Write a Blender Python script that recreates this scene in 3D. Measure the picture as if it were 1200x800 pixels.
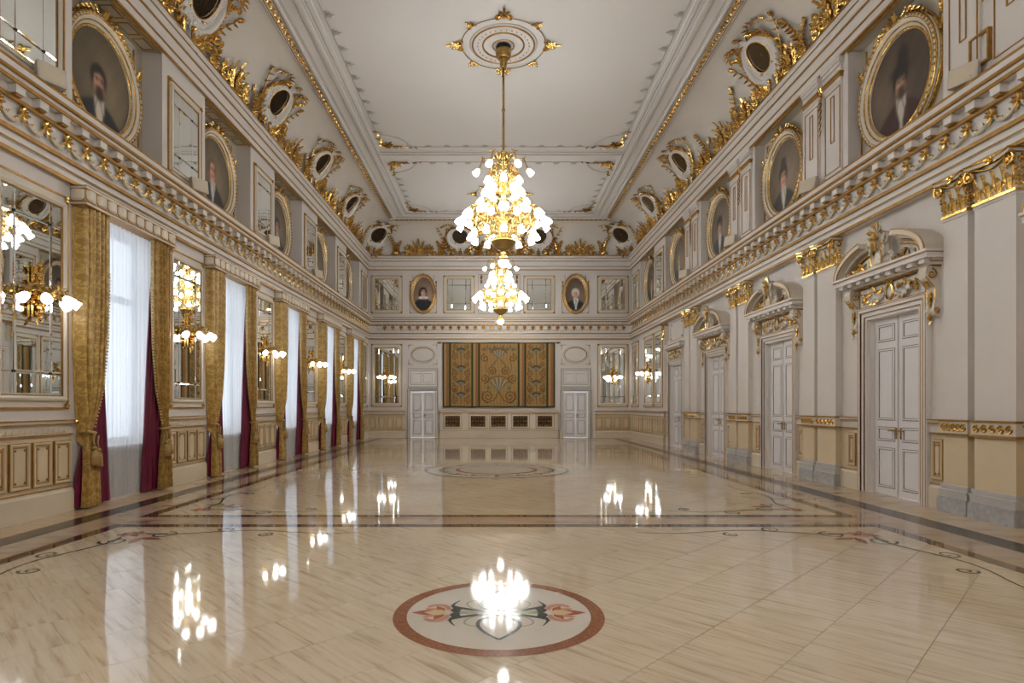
import bpy, math, random
import numpy as np
from mathutils import Vector

for _o in list(bpy.data.objects):
    bpy.data.objects.remove(_o)
SC = bpy.context.scene
COL = SC.collection
PI = math.pi
random.seed(7)

# ------------------------------------------------------------------ camera, light, exposure
cam_d = bpy.data.cameras.new('camera')
cam_d.sensor_width = 36.0
cam_d.lens = 697 / 1200 * 36.0
cam_d.shift_x = (600 - 582) / 1200
cam_d.shift_y = (476 - 400) / 1200
cam_d.clip_start = 0.05
cam = bpy.data.objects.new('camera', cam_d)
cam.location = (0, 0, 1.5)
cam.rotation_euler = (PI / 2, 0, 0)
COL.objects.link(cam)
SC.camera = cam

world = bpy.data.worlds.new('overcast_sky')
world.use_nodes = True
bg = world.node_tree.nodes['Background']
bg.inputs[0].default_value = (0.80, 0.88, 1.0, 1)
bg.inputs[1].default_value = 1.0
SC.world = world

DAYLIGHT = 12.5      # each window's share of sky light
SHADE_GLOW = 14.2     # frosted glass lamp shades
SC.view_settings.view_transform = 'Standard'
SC.view_settings.look = 'None'
SC.view_settings.gamma = 1.0
SC.view_settings.use_curve_mapping = False
SC.view_settings.exposure = 0.90
SC.cycles.use_denoising = True
SC.cycles.max_bounces = 10
SC.cycles.diffuse_bounces = 5
SC.cycles.glossy_bounces = 5
SC.cycles.transparent_max_bounces = 8
SC.cycles.sample_clamp_indirect = 6.0
SC.cycles.caustics_reflective = False
SC.cycles.caustics_refractive = False

# ------------------------------------------------------------------ room measures (metres)
XL, XR, YN, YF = -6.14, 6.42, -0.6, 28.4
ZA, ZB = 4.70, 5.72            # main cornice
ZC, ZD = 8.00, 8.65            # upper cornice
ZCEIL = 10.05
BAY = 3.92
WIN = [9.76 + BAY * i for i in range(-2, 5)]      # window / door / portrait axes
PIER = [7.80 + BAY * i for i in range(-2, 6)]     # pier axes
NICHE = 0.37

# windows' daylight: one area lamp outside each pane
for _i, _w in enumerate(WIN):
    ld = bpy.data.lights.new('window_daylight', 'AREA')
    ld.shape = 'RECTANGLE'
    ld.size, ld.size_y = 3.5, 1.9
    ld.energy = DAYLIGHT
    ld.color = (0.80, 0.89, 1.0)
    lo = bpy.data.objects.new('window_daylight', ld)
    lo.location = (XL - 0.85, _w, 2.7)
    lo.rotation_euler = (0, -PI / 2, 0)
    COL.objects.link(lo)

# ------------------------------------------------------------------ materials
MATS = {}


def mat(name, col=(.8, .8, .8), rough=.5, metal=0., spec=.5, emit=None, strength=0., noise=None, bump=0., coat=0., scale=8.):
    m = bpy.data.materials.new(name)
    m.use_nodes = True
    nt = m.node_tree
    b = nt.nodes['Principled BSDF']
    b.inputs['Base Color'].default_value = (*col, 1)
    b.inputs['Roughness'].default_value = rough
    b.inputs['Metallic'].default_value = metal
    b.inputs['Specular IOR Level'].default_value = spec
    if coat:
        b.inputs['Coat Weight'].default_value = coat
        b.inputs['Coat Roughness'].default_value = .05
    if emit:
        b.inputs['Emission Color'].default_value = (*emit, 1)
        b.inputs['Emission Strength'].default_value = strength
    if noise or bump:
        tc = nt.nodes.new('ShaderNodeTexCoord')
        n = nt.nodes.new('ShaderNodeTexNoise')
        n.inputs['Scale'].default_value = scale
        n.inputs['Detail'].default_value = 4
        nt.links.new(tc.outputs['Object'], n.inputs['Vector'])
        if noise:
            r = nt.nodes.new('ShaderNodeValToRGB')
            r.color_ramp.elements[0].position = .3
            r.color_ramp.elements[1].position = .7
            r.color_ramp.elements[0].color = (*noise, 1)
            r.color_ramp.elements[1].color = (*col, 1)
            nt.links.new(n.outputs['Fac'], r.inputs['Fac'])
            nt.links.new(r.outputs['Color'], b.inputs['Base Color'])
        if bump:
            bp = nt.nodes.new('ShaderNodeBump')
            bp.inputs['Strength'].default_value = bump
            bp.inputs['Distance'].default_value = .01
            nt.links.new(n.outputs['Fac'], bp.inputs['Height'])
            nt.links.new(bp.outputs['Normal'], b.inputs['Normal'])
    MATS[name] = m
    return m


def attr_mat(name, rough=.6, spec=.3):
    m = bpy.data.materials.new(name)
    m.use_nodes = True
    nt = m.node_tree
    b = nt.nodes['Principled BSDF']
    a = nt.nodes.new('ShaderNodeVertexColor')
    a.layer_name = 'paint'
    nt.links.new(a.outputs['Color'], b.inputs['Base Color'])
    b.inputs['Roughness'].default_value = rough
    b.inputs['Specular IOR Level'].default_value = spec
    MATS[name] = m
    return m


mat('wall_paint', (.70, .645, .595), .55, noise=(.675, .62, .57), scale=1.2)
mat('trim_paint', (.75, .705, .655), .45, noise=(.72, .675, .625), scale=2.)
mat('cream_paint', (.71, .635, .52), .5, noise=(.67, .595, .48), scale=3.)
mat('tan_paint', (.68, .55, .36), .5, noise=(.64, .515, .33), scale=2.)
mat('tan_light', (.66, .575, .44), .5, noise=(.62, .535, .40), scale=2.)
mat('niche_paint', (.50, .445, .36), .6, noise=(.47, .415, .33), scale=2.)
mat('door_paint', (.80, .775, .765), .35, noise=(.77, .745, .735), scale=3.)
mat('ceil_paint', (.74, .70, .655), .7, noise=(.72, .68, .635), scale=.7)
mat('cove_paint', (.69, .635, .56), .7, noise=(.665, .61, .535), scale=.9)
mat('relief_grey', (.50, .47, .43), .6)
mat('gold', (.88, .58, .18), .26, 1.0, noise=(.38, .19, .035), scale=26.)
mat('gold_line', (.45, .235, .042), .4, .35, noise=(.31, .155, .026), scale=10.)
mat('gold_pale', (.80, .66, .40), .4, .5)
mat('brass', (.56, .39, .145), .30, 1.0, noise=(.34, .21, .055), scale=26.)
mat('brass_dark', (.42, .27, .09), .3, 1.0)
mat('black_metal', (.02, .018, .015), .5, .3)
mat('brown_line', (.13, .075, .03), .5)
mat('lead', (.06, .055, .05), .4, .6)
mat('mirror', (.83, .86, .84), .015, 1.0)
mat('bevel_mirror', (.90, .92, .91), .03, 1.0)
mat('shade_glass', (.95, .93, .88), .35, 0, .5, emit=(.95, .98, 1.0), strength=SHADE_GLOW)
mat('sconce_glass', (.95, .93, .88), .35, 0, .5, emit=(.97, .98, 1.0), strength=4.5)
mat('grey_marble', (.50, .49, .48), .25, noise=(.34, .33, .33), scale=14.)
mat('grey_stone', (.56, .54, .51), .4, noise=(.50, .48, .45), scale=6.)
mat('speaker_grey', (.58, .54, .47), .55)
mat('crimson', (.17, .004, .035), .38, noise=(.12, .002, .022), scale=5.)
mat('tassel', (.56, .36, .10), .6, noise=(.25, .15, .06), scale=60.)
mat('rope', (.60, .42, .15), .55, noise=(.38, .25, .08), scale=50.)
mat('fringe', (.72, .52, .22), .5)
mat('mesh_dark', (.018, .012, .007), .8)
mat('mesh_wire', (.13, .075, .022), .5, .5)
mat('white_frame', (.74, .74, .73), .4)
attr_mat('oil_paint', .45, .35)
attr_mat('woven', .9, .1)
# floor stones
mat('inlay_green', (.020, .032, .022), .09)
mat('inlay_sage', (.36, .36, .24), .09)
mat('inlay_red', (.36, .10, .055), .09, noise=(.28, .07, .035), scale=30.)
mat('inlay_rose', (.50, .23, .15), .09)
mat('inlay_sand', (.60, .42, .22), .09)
mat('granite_red', (.33, .125, .055), .10, noise=(.16, .05, .02), scale=70.)
mat('medallion_cream', (.62, .555, .47), .07, noise=(.55, .48, .39), scale=2.5)


def stone(name, c1, c2, c3, rough=.055, ang=PI / 4, stretch=14., tile=False):
    m = bpy.data.materials.new(name)
    m.use_nodes = True
    nt = m.node_tree
    N, Lk = nt.nodes, nt.links
    b = N['Principled BSDF']
    tc = N.new('ShaderNodeNewGeometry')
    mp = N.new('ShaderNodeMapping')
    mp.inputs['Rotation'].default_value = (0, 0, ang)
    mp2 = N.new('ShaderNodeMapping')
    mp2.inputs['Scale'].default_value = (1.0, stretch, 1.0)
    Lk.new(tc.outputs['Position'], mp.inputs['Vector'])
    if tile:
        oi = N.new('ShaderNodeObjectInfo')
        mu = N.new('ShaderNodeMath')
        mu.operation = 'MULTIPLY'
        mu.inputs[1].default_value = 37.
        Lk.new(oi.outputs['Random'], mu.inputs[0])
        cb = N.new('ShaderNodeCombineXYZ')
        Lk.new(mu.outputs[0], cb.inputs['X'])
        Lk.new(mu.outputs[0], cb.inputs['Y'])
        ad = N.new('ShaderNodeVectorMath')
        Lk.new(mp.outputs['Vector'], ad.inputs[0])
        Lk.new(cb.outputs[0], ad.inputs[1])
        Lk.new(ad.outputs[0], mp2.inputs['Vector'])
    else:
        Lk.new(mp.outputs['Vector'], mp2.inputs['Vector'])
    n1 = N.new('ShaderNodeTexNoise')
    n1.inputs['Scale'].default_value = 1.6
    n1.inputs['Detail'].default_value = 8
    n1.inputs['Roughness'].default_value = .62
    n1.inputs['Distortion'].default_value = .25
    Lk.new(mp2.outputs['Vector'], n1.inputs['Vector'])
    r = N.new('ShaderNodeValToRGB')
    e = r.color_ramp.elements
    e[0].position, e[0].color = .30, (*c3, 1)
    e[1].position, e[1].color = .70, (*c1, 1)
    k = e.new(.47)
    k.color = (*c2, 1)
    Lk.new(n1.outputs['Fac'], r.inputs['Fac'])
    n2 = N.new('ShaderNodeTexNoise')
    n2.inputs['Scale'].default_value = .55
    n2.inputs['Detail'].default_value = 3
    Lk.new(mp.outputs['Vector'], n2.inputs['Vector'])
    mx = N.new('ShaderNodeMix')
    mx.data_type = 'RGBA'
    mx.blend_type = 'MULTIPLY'
    r2 = N.new('ShaderNodeValToRGB')
    r2.color_ramp.elements[0].position, r2.color_ramp.elements[0].color = .35, (.86, .80, .74, 1)
    r2.color_ramp.elements[1].position, r2.color_ramp.elements[1].color = .65, (1, 1, 1, 1)
    Lk.new(n2.outputs['Fac'], r2.inputs['Fac'])
    mx.inputs[0].default_value = .6
    Lk.new(r.outputs['Color'], mx.inputs[6])
    Lk.new(r2.outputs['Color'], mx.inputs[7])
    Lk.new(mx.outputs[2], b.inputs['Base Color'])
    b.inputs['Roughness'].default_value = rough
    b.inputs['IOR'].default_value = 1.6
    MATS[name] = m
    return m


stone('travertine', (.67, .565, .425), (.60, .49, .35), (.40, .30, .195), tile=True)
stone('travertine_field', (.67, .565, .425), (.60, .49, .35), (.40, .30, .195))
stone('border_stone', (.65, .49, .31), (.59, .43, .265), (.44, .29, .165), ang=0, stretch=3.)
stone('rose_stone', (.52, .40, .29), (.46, .34, .24), (.33, .22, .15), ang=0, stretch=2.)
stone('brown_marble', (.16, .09, .055), (.10, .052, .032), (.05, .025, .016), ang=.3, stretch=2.)
mat('grout', (.40, .32, .24), .3)


def grating_mat():
    m = bpy.data.materials.new('bronze_grating')
    m.use_nodes = True
    nt = m.node_tree
    b = nt.nodes['Principled BSDF']
    g = nt.nodes.new('ShaderNodeNewGeometry')
    c = nt.nodes.new('ShaderNodeTexChecker')
    c.inputs['Scale'].default_value = 28
    c.inputs['Color1'].default_value = (.030, .019, .011, 1)
    c.inputs['Color2'].default_value = (.085, .056, .034, 1)
    nt.links.new(g.outputs['Position'], c.inputs['Vector'])
    nt.links.new(c.outputs['Color'], b.inputs['Base Color'])
    b.inputs['Roughness'].default_value = .2
    b.inputs['Specular IOR Level'].default_value = .3
    MATS['bronze_grating'] = m


grating_mat()


def sheer_mat():
    m = bpy.data.materials.new('sheer_voile')
    m.use_nodes = True
    nt = m.node_tree
    nt.nodes.clear()
    out = nt.nodes.new('ShaderNodeOutputMaterial')
    d = nt.nodes.new('ShaderNodeBsdfDiffuse')
    d.inputs[0].default_value = (.70, .70, .70, 1)
    t = nt.nodes.new('ShaderNodeBsdfTranslucent')
    t.inputs[0].default_value = (.76, .79, .82, 1)
    tr = nt.nodes.new('ShaderNodeBsdfTransparent')
    a = nt.nodes.new('ShaderNodeMixShader')
    a.inputs[0].default_value = .55
    nt.links.new(d.outputs[0], a.inputs[1])
    nt.links.new(t.outputs[0], a.inputs[2])
    c = nt.nodes.new('ShaderNodeMixShader')
    c.inputs[0].default_value = .26
    nt.links.new(a.outputs[0], c.inputs[1])
    nt.links.new(tr.outputs[0], c.inputs[2])
    nt.links.new(c.outputs[0], out.inputs[0])
    MATS['sheer_voile'] = m


sheer_mat()


def brocade_mat():
    m = bpy.data.materials.new('gold_brocade')
    m.use_nodes = True
    nt = m.node_tree
    b = nt.nodes['Principled BSDF']
    uv = nt.nodes.new('ShaderNodeUVMap')
    uv.uv_map = 'cloth'
    sx = nt.nodes.new('ShaderNodeSeparateXYZ')
    nt.links.new(uv.outputs[0], sx.inputs[0])
    cb = nt.nodes.new('ShaderNodeCombineXYZ')
    for k, per in ((0, .19), (1, .52)):
        pp = nt.nodes.new('ShaderNodeMath')
        pp.operation = 'PINGPONG' if k == 0 else 'MODULO'
        pp.inputs[1].default_value = per
        nt.links.new(sx.outputs[k], pp.inputs[0])
        nt.links.new(pp.outputs[0], cb.inputs[k])
    mg = nt.nodes.new('ShaderNodeTexNoise')
    mg.inputs['Scale'].default_value = 15.
    mg.inputs['Detail'].default_value = 2.
    mg.inputs['Distortion'].default_value = 1.2
    nt.links.new(cb.outputs[0], mg.inputs[0])
    r = nt.nodes.new('ShaderNodeValToRGB')
    r.color_ramp.interpolation = 'EASE'
    r.color_ramp.elements[0].position, r.color_ramp.elements[0].color = .44, (.36, .21, .042, 1)
    r.color_ramp.elements[1].position, r.color_ramp.elements[1].color = .56, (.55, .355, .09, 1)
    nt.links.new(mg.outputs['Fac'], r.inputs[0])
    nt.links.new(r.outputs[0], b.inputs['Base Color'])
    b.inputs['Roughness'].default_value = .42
    b.inputs['Sheen Weight'].default_value = .25
    MATS['gold_brocade'] = m


brocade_mat()


def glass_mat():
    m = bpy.data.materials.new('window_glass')
    m.use_nodes = True
    nt = m.node_tree
    nt.nodes.clear()
    out = nt.nodes.new('ShaderNodeOutputMaterial')
    t = nt.nodes.new('ShaderNodeBsdfTransparent')
    g = nt.nodes.new('ShaderNodeBsdfGlossy')
    g.inputs['Roughness'].default_value = .02
    a = nt.nodes.new('ShaderNodeMixShader')
    a.inputs[0].default_value = .06
    nt.links.new(t.outputs[0], a.inputs[1])
    nt.links.new(g.outputs[0], a.inputs[2])
    nt.links.new(a.outputs[0], out.inputs[0])
    MATS['window_glass'] = m


glass_mat()

# ------------------------------------------------------------------ mesh builder


class MB:
    def __init__(s):
        s.v, s.f, s.m = [], [], []

    def add(s, verts, faces, mi=0):
        k = len(s.v)
        s.v.extend([tuple(p) for p in verts])
        for f in faces:
            s.f.append(tuple(i + k for i in f))
            s.m.append(mi)
        return s

    def box(s, x0, x1, y0, y1, z0, z1, mi=0):
        return s.add([(x0, y0, z0), (x1, y0, z0), (x1, y1, z0), (x0, y1, z0), (x0, y0, z1), (x1, y0, z1), (x1, y1, z1), (x0, y1, z1)],
                     [(0, 3, 2, 1), (4, 5, 6, 7), (0, 1, 5, 4), (1, 2, 6, 5), (2, 3, 7, 6), (3, 0, 4, 7)], mi)

    def tube(s, pts, r, n=6, mi=0, cap=True):
        P = [Vector(p) for p in pts]
        k = len(P)
        R = r if isinstance(r, (list, tuple)) else [r] * k
        vs, fs = [], []
        ref = None
        for i in range(k):
            t = (P[min(i + 1, k - 1)] - P[max(i - 1, 0)])
            if t.length < 1e-9:
                t = Vector((0, 0, 1))
            t.normalize()
            if ref is None:
                ref = Vector((0, 0, 1)) if abs(t.z) < .9 else Vector((1, 0, 0))
            a = (ref - t * ref.dot(t))
            if a.length < 1e-6:
                a = t.orthogonal()
            a.normalize()
            ref = a
            b = t.cross(a)
            for j in range(n):
                q = 2 * PI * j / n
                vs.append(P[i] + a * (R[i] * math.cos(q)) + b * (R[i] * math.sin(q)))
        for i in range(k - 1):
            for j in range(n):
                j2 = (j + 1) % n
                fs.append((i * n + j, i * n + j2, (i + 1) * n + j2, (i + 1) * n + j))
        if cap:
            fs.append(tuple(range(n - 1, -1, -1)))
            fs.append(tuple((k - 1) * n + j for j in range(n)))
        return s.add(vs, fs, mi)

    def lathe(s, prof, n=16, c=(0, 0, 0), mi=0, sx=1., sy=1.):
        vs, fs = [], []
        for r, z in prof:
            for j in range(n):
                q = 2 * PI * j / n
                vs.append((c[0] + sx * r * math.cos(q), c[1] + sy * r * math.sin(q), c[2] + z))
        for i in range(len(prof) - 1):
            for j in range(n):
                j2 = (j + 1) % n
                fs.append((i * n + j, i * n + j2, (i + 1) * n + j2, (i + 1) * n + j))
        fs.append(tuple(range(n - 1, -1, -1)))
        fs.append(tuple((len(prof) - 1) * n + j for j in range(n)))
        return s.add(vs, fs, mi)

    def ball(s, c, r, n=8, mi=0, sz=1., sy=1.):
        k = max(3, n // 2)
        return s.lathe([(max(r * math.sin(PI * i / k), 1e-4), -r * sz * math.cos(PI * i / k)) for i in range(k + 1)], n, c, mi, 1., sy)

    def leaf(s, base, d, nrm, L, W, curl=.25, mi=0):
        b, d, nn = Vector(base), Vector(d).normalized(), Vector(nrm).normalized()
        sd = d.cross(nn)
        vs = []
        for t, w, h in ((0, .25, .0), (.3, .9, .16), (.68, .75, .22), (1, .06, .05)):
            c = b + d * (L * t) + nn * (curl * L * t * t + W * h)
            vs += [c - sd * (W * .5 * w) - nn * (W * .22 * w), c + nn * (W * .18), c + sd * (W * .5 * w) - nn * (W * .22 * w)]
        fs = []
        for i in range(3):
            for j in range(2):
                q = i * 3 + j
                fs.append((q, q + 1, q + 4, q + 3))
        return s.add(vs, fs, mi)

    def lobe(s, base, d, nrm, L, W, curl=.3, mi=0):
        """broad leaf with a rounded tip that rolls outward"""
        b, d, nn = Vector(base), Vector(d).normalized(), Vector(nrm).normalized()
        sd = d.cross(nn)
        vs = []
        for t, w, h in ((0, .62, .0), (.35, .86, .05), (.7, 1., .16), (.93, .8, .36), (.97, .42, .50)):
            c = b + d * (L * t) + nn * (curl * L * h * 2)
            vs += [c - sd * (W * .5 * w) - nn * (W * .16 * w), c + nn * (W * .12), c + sd * (W * .5 * w) - nn * (W * .16 * w)]
        return s.add(vs, [(i * 3 + j, i * 3 + j + 1, i * 3 + j + 4, i * 3 + j + 3) for i in range(4) for j in range(2)], mi)

    def acanthus(s, base, d, nrm, L, W, curl=.25, mi=0):
        b, d, nn = Vector(base), Vector(d).normalized(), Vector(nrm).normalized()
        sd = d.cross(nn).normalized()
        s.lobe(b, d, nn, L, W * .5, curl * .9, mi)
        for t, a, l in ((.12, .75, .42), (.38, .8, .46), (.62, .7, .36)):
            c = b + d * (L * t) + nn * (curl * L * t * t)
            for g in (-1, 1):
                s.lobe(c, d * math.cos(a) + sd * (g * math.sin(a)), nn, W * l * 1.35, W * .34, .25, mi)
        return s

    def scroll(s, c, u, v, r0, turns, a0, sg, tr, n=4, mi=0, lift=None, k=9):
        c, u, v = Vector(c), Vector(u), Vector(v)
        N = max(6, int(k * turns))
        pts, R = [], []
        for i in range(N + 1):
            t = i / N
            r = r0 * (1 - .86 * t ** .8)
            a = a0 + sg * 2 * PI * turns * t
            p = c + u * (r * math.cos(a)) + v * (r * math.sin(a))
            if lift is not None:
                p += Vector(lift) * (t * .5 * tr)
            pts.append(p)
            R.append(tr * (1 - .45 * t))
        s.tube(pts, R, n, mi)
        s.ball(c, tr * 1.3, 6, mi)
        return s

    def palmette(s, base, up, side, nrm, h, w, mi=0, n=7):
        up, side = Vector(up), Vector(side)
        for i in range(n):
            a = (i / (n - 1) - .5) * 2 * 1.25
            s.leaf(base, up * math.cos(a) + side * math.sin(a), nrm, h * (1 - .38 * abs(a) / 1.25), w * .34, .3, mi)
        return s

    def rect(s, x0, x1, z0, z1, w, y0, y1, mi=0):
        """four mitred bars round a rectangle in the wall plane; outer size given; y1 is proud side"""
        o = [(x0, z0), (x1, z0), (x1, z1), (x0, z1)]
        i_ = [(x0 + w, z0 + w), (x1 - w, z0 + w), (x1 - w, z1 - w), (x0 + w, z1 - w)]
        vs = [(x, y0, z) for x, z in o] + [(x, y1, z) for x, z in o] + [(x, y1, z) for x, z in i_] + [(x, y0, z) for x, z in i_]
        fs = []
        for k in range(4):
            q = (k + 1) % 4
            fs += [(k, q, 4 + q, 4 + k), (4 + k, 4 + q, 8 + q, 8 + k), (8 + k, 8 + q, 12 + q, 12 + k), (12 + k, 12 + q, q, k)]
        return s.add(vs, fs, mi)

    def moulding(s, x0, x1, z0, z1, prof, mi=0):
        """mitred picture-frame moulding; prof = [(inset, y), ...]"""
        rows = [[(x0 + a, y, z0 + a), (x1 - a, y, z0 + a), (x1 - a, y, z1 - a), (x0 + a, y, z1 - a)] for a, y in prof]
        vs = [p for r in rows for p in r]
        fs = []
        for i in range(len(prof) - 1):
            for k in range(4):
                q = (k + 1) % 4
                fs.append((i * 4 + k, i * 4 + q, i * 4 + 4 + q, i * 4 + 4 + k))
        return s.add(vs, fs, mi)

    def oval(s, cx, cz, a, b, prof, n=40, mi=0):
        """oval moulding; prof = [(radial offset, y), ...]"""
        vs, fs = [], []
        for o, y in prof:
            for j in range(n):
                q = 2 * PI * j / n
                vs.append((cx + (a + o) * math.cos(q), y, cz + (b + o) * math.sin(q)))
        for i in range(len(prof) - 1):
            for j in range(n):
                j2 = (j + 1) % n
                fs.append((i * n + j, i * n + j2, (i + 1) * n + j2, (i + 1) * n + j))
        return s.add(vs, fs, mi)

    def prism(s, poly, y0, y1, mi=0):
        n = len(poly)
        vs = [(x, y0, z) for x, z in poly] + [(x, y1, z) for x, z in poly]
        fs = [tuple(range(n)), tuple(range(2 * n - 1, n - 1, -1))] + [(i, (i + 1) % n, n + (i + 1) % n, n + i) for i in range(n)]
        return s.add(vs, fs, mi)

    def slab(s, poly, z0, z1, mi=0):
        n = len(poly)
        vs = [(x, y, z1) for x, y in poly] + [(x, y, z0) for x, y in poly]
        fs = [tuple(range(n))] + [(i, n + i, n + (i + 1) % n, (i + 1) % n) for i in range(n)]
        return s.add(vs, fs, mi)

    def ribbon(s, pts, w, z, mi=0):
        k = len(pts)
        W = w if isinstance(w, (list, tuple)) else [w] * k
        vs = []
        for i in range(k):
            a, b = pts[max(i - 1, 0)], pts[min(i + 1, k - 1)]
            dx, dy = b[0] - a[0], b[1] - a[1]
            l = math.hypot(dx, dy) or 1
            nx, ny = -dy / l * W[i] / 2, dx / l * W[i] / 2
            vs += [(pts[i][0] + nx, pts[i][1] + ny, z), (pts[i][0] - nx, pts[i][1] - ny, z)]
        return s.add(vs, [(2 * i, 2 * i + 1, 2 * i + 3, 2 * i + 2) for i in range(k - 1)], mi)

    def map(s, fn):
        s.v = [fn(*p) for p in s.v]
        return s

    def mesh(s, name, mats, smooth=False):
        me = bpy.data.meshes.new(name)
        me.from_pydata(s.v, [], s.f)
        for m in (mats if isinstance(mats, (list, tuple)) else [mats]):
            me.materials.append(MATS[m])
        if s.m and max(s.m) > 0:
            me.polygons.foreach_set('material_index', s.m)
        if smooth:
            me.polygons.foreach_set('use_smooth', [True] * len(s.f))
        me.update()
        return me

    def build(s, name, mats, parent=None, loc=(0, 0, 0), rz=0., smooth=False):
        return put(name, s.mesh(name, mats, smooth), parent, loc, rz)


def put(name, me, parent=None, loc=(0, 0, 0), rz=0.):
    o = bpy.data.objects.new(name, me)
    o.location = loc
    o.rotation_euler = (0, 0, rz)
    o.parent = parent
    COL.objects.link(o)
    return o


def thing(name, label, cat, loc=(0, 0, 0), rz=0., group=None):
    o = put(name, None, None, loc, rz)
    o.empty_display_size = .2
    return tag(o, label, cat, group)


def tag(o, label, cat, group=None):
    o['label'], o['category'] = label, cat
    if group:
        o['group'] = group
    return o


def struct(o, label=None):
    o['kind'] = 'structure'
    if label:
        o['label'] = label
    return o


RZ = {'L': PI / 2, 'B': 0., 'R': -PI / 2, 'F': PI}


def at(wall, along, off=0., z=0.):
    """a point on a wall: distance along it, distance out into the room"""
    if wall == 'L':
        return (XL + off, along, z)
    if wall == 'R':
        return (XR - off, along, z)
    if wall == 'B':
        return (along, YF - off, z)
    return (along, YN + off, z)


def sweep(mb, wall, prof, mi=0, a=None, b=None):
    """profile [(out, z)] run along a wall with mitred ends (or plain ends a..b)"""
    rows = []
    for p, z in prof:
        if wall in 'LR':
            x = XL + p if wall == 'L' else XR - p
            rows.append([(x, YN + p if a is None else a, z), (x, YF - p if b is None else b, z)])
        else:
            y = YF - p if wall == 'B' else YN + p
            rows.append([(XL + p if a is None else a, y, z), (XR - p if b is None else b, y, z)])
    vs = [q for r in rows for q in r]
    fs = [(2 * i, 2 * i + 1, 2 * i + 3, 2 * i + 2) for i in range(len(rows) - 1)]
    if a is not None:
        fs += [tuple(range(0, 2 * len(rows), 2)), tuple(range(1, 2 * len(rows), 2))]
    mb.add(vs, fs, mi)
    return mb

# ================================================================== SETTING
# ------------------------------------------------------------------ left wall with its window openings and attic niches
mb = MB()
mb.box(XL - .5, XL, YN, YF, 0, .87).box(XL - .5, XL, YN, YF, 4.45, ZB)
_e = [YN] + [q for w in WIN for q in (w - .98, w + .98)] + [YF]
for i in range(0, len(_e), 2):
    mb.box(XL - .5, XL, _e[i], _e[i + 1], .87, 4.45)
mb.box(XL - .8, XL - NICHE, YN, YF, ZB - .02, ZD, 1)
mb.box(XL - .8, XL, YN, YF, ZC, ZD + .05)
for p in PIER:
    mb.box(XL - NICHE, XL, max(p - .8, YN), min(p + .8, YF), ZB - .02, ZC)
mb.box(XL - NICHE, XL, YN, YF, ZB - .05, ZB)
wall_left = struct(mb.build('wall_left', ['wall_paint', 'niche_paint']))

# ------------------------------------------------------------------ right wall with door openings, recessed lower wall
DOORS_R = WIN[1:6]
RW = .10                      # the door wall stands back this far behind the frieze
mb = MB()
_e = [YN] + [q for w in DOORS_R for q in (w - .64, w + .64)] + [22.75]
for i in range(0, len(_e), 2):
    mb.box(XR + RW, XR + .6, _e[i], _e[i + 1], 0, 3.0)
mb.box(XR + RW, XR + .6, YN, 22.75, 3.0, ZB)
mb.box(XR, XR + .6, 22.75, YF, 0, ZB)
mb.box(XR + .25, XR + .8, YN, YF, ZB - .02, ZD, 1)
mb.box(XR, XR + .8, YN, YF, ZC, ZD + .05)
for p in PIER:
    mb.box(XR, XR + .25, max(p - .85, YN), min(p + .75, YF), ZB - .02, ZC)
mb.box(XR, XR + .3, YN, YF, ZB - .05, ZB)
wall_right = struct(mb.build('wall_right', ['wall_paint', 'niche_paint']))

# ------------------------------------------------------------------ far wall and the wall behind the camera
DOORS_B = [-3.52, 3.77]
mb = MB()
_e = [XL - .5] + [q for w in DOORS_B for q in (w - .57, w + .57)] + [XR + .6]
for i in range(0, len(_e), 2):
    mb.box(_e[i], _e[i + 1], YF, YF + .4, 0, 2.2)
mb.box(XL - .5, XR + .6, YF, YF + .4, 2.2, ZD + .05)
wall_back = struct(mb.build('wall_back', 'wall_paint'))
mb = MB()
mb.box(XL - .5, XR + .6, YN - .3, YN, 0, ZD + .05)
wall_front = struct(mb.build('wall_front', 'wall_paint'))
WALLS = {'L': wall_left, 'R': wall_right, 'B': wall_back, 'F': wall_front}

# ------------------------------------------------------------------ main cornice
corn = [(-.14, 4.70), (.04, 4.70), (.04, 4.82), (.07, 4.84), (.07, 4.95), (.10, 4.97), (.03, 5.0), (.03, 5.33), (.06, 5.35), (.08, 5.38),
        (.08, 5.51), (.20, 5.52), (.20, 5.60), (.23, 5.63), (.26, 5.70), (.26, 5.72), (-.1, 5.74)]
glines = [[(.035, 4.685), (.078, 4.685), (.078, 4.735), (.035, 4.735)], [(.06, 4.94), (.118, 4.94), (.118, 4.992), (.06, 4.992)],
          [(.07, 4.835), (.082, 4.835), (.082, 4.85), (.07, 4.85)],
          [(.05, 5.34), (.105, 5.34), (.105, 5.39), (.05, 5.39)], [(.19, 5.50), (.218, 5.50), (.218, 5.545), (.19, 5.545)],
          [(.195, 5.60), (.247, 5.60), (.247, 5.635), (.195, 5.635)], [(.25, 5.70), (.27, 5.70), (.27, 5.73), (.25, 5.73)]]


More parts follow.
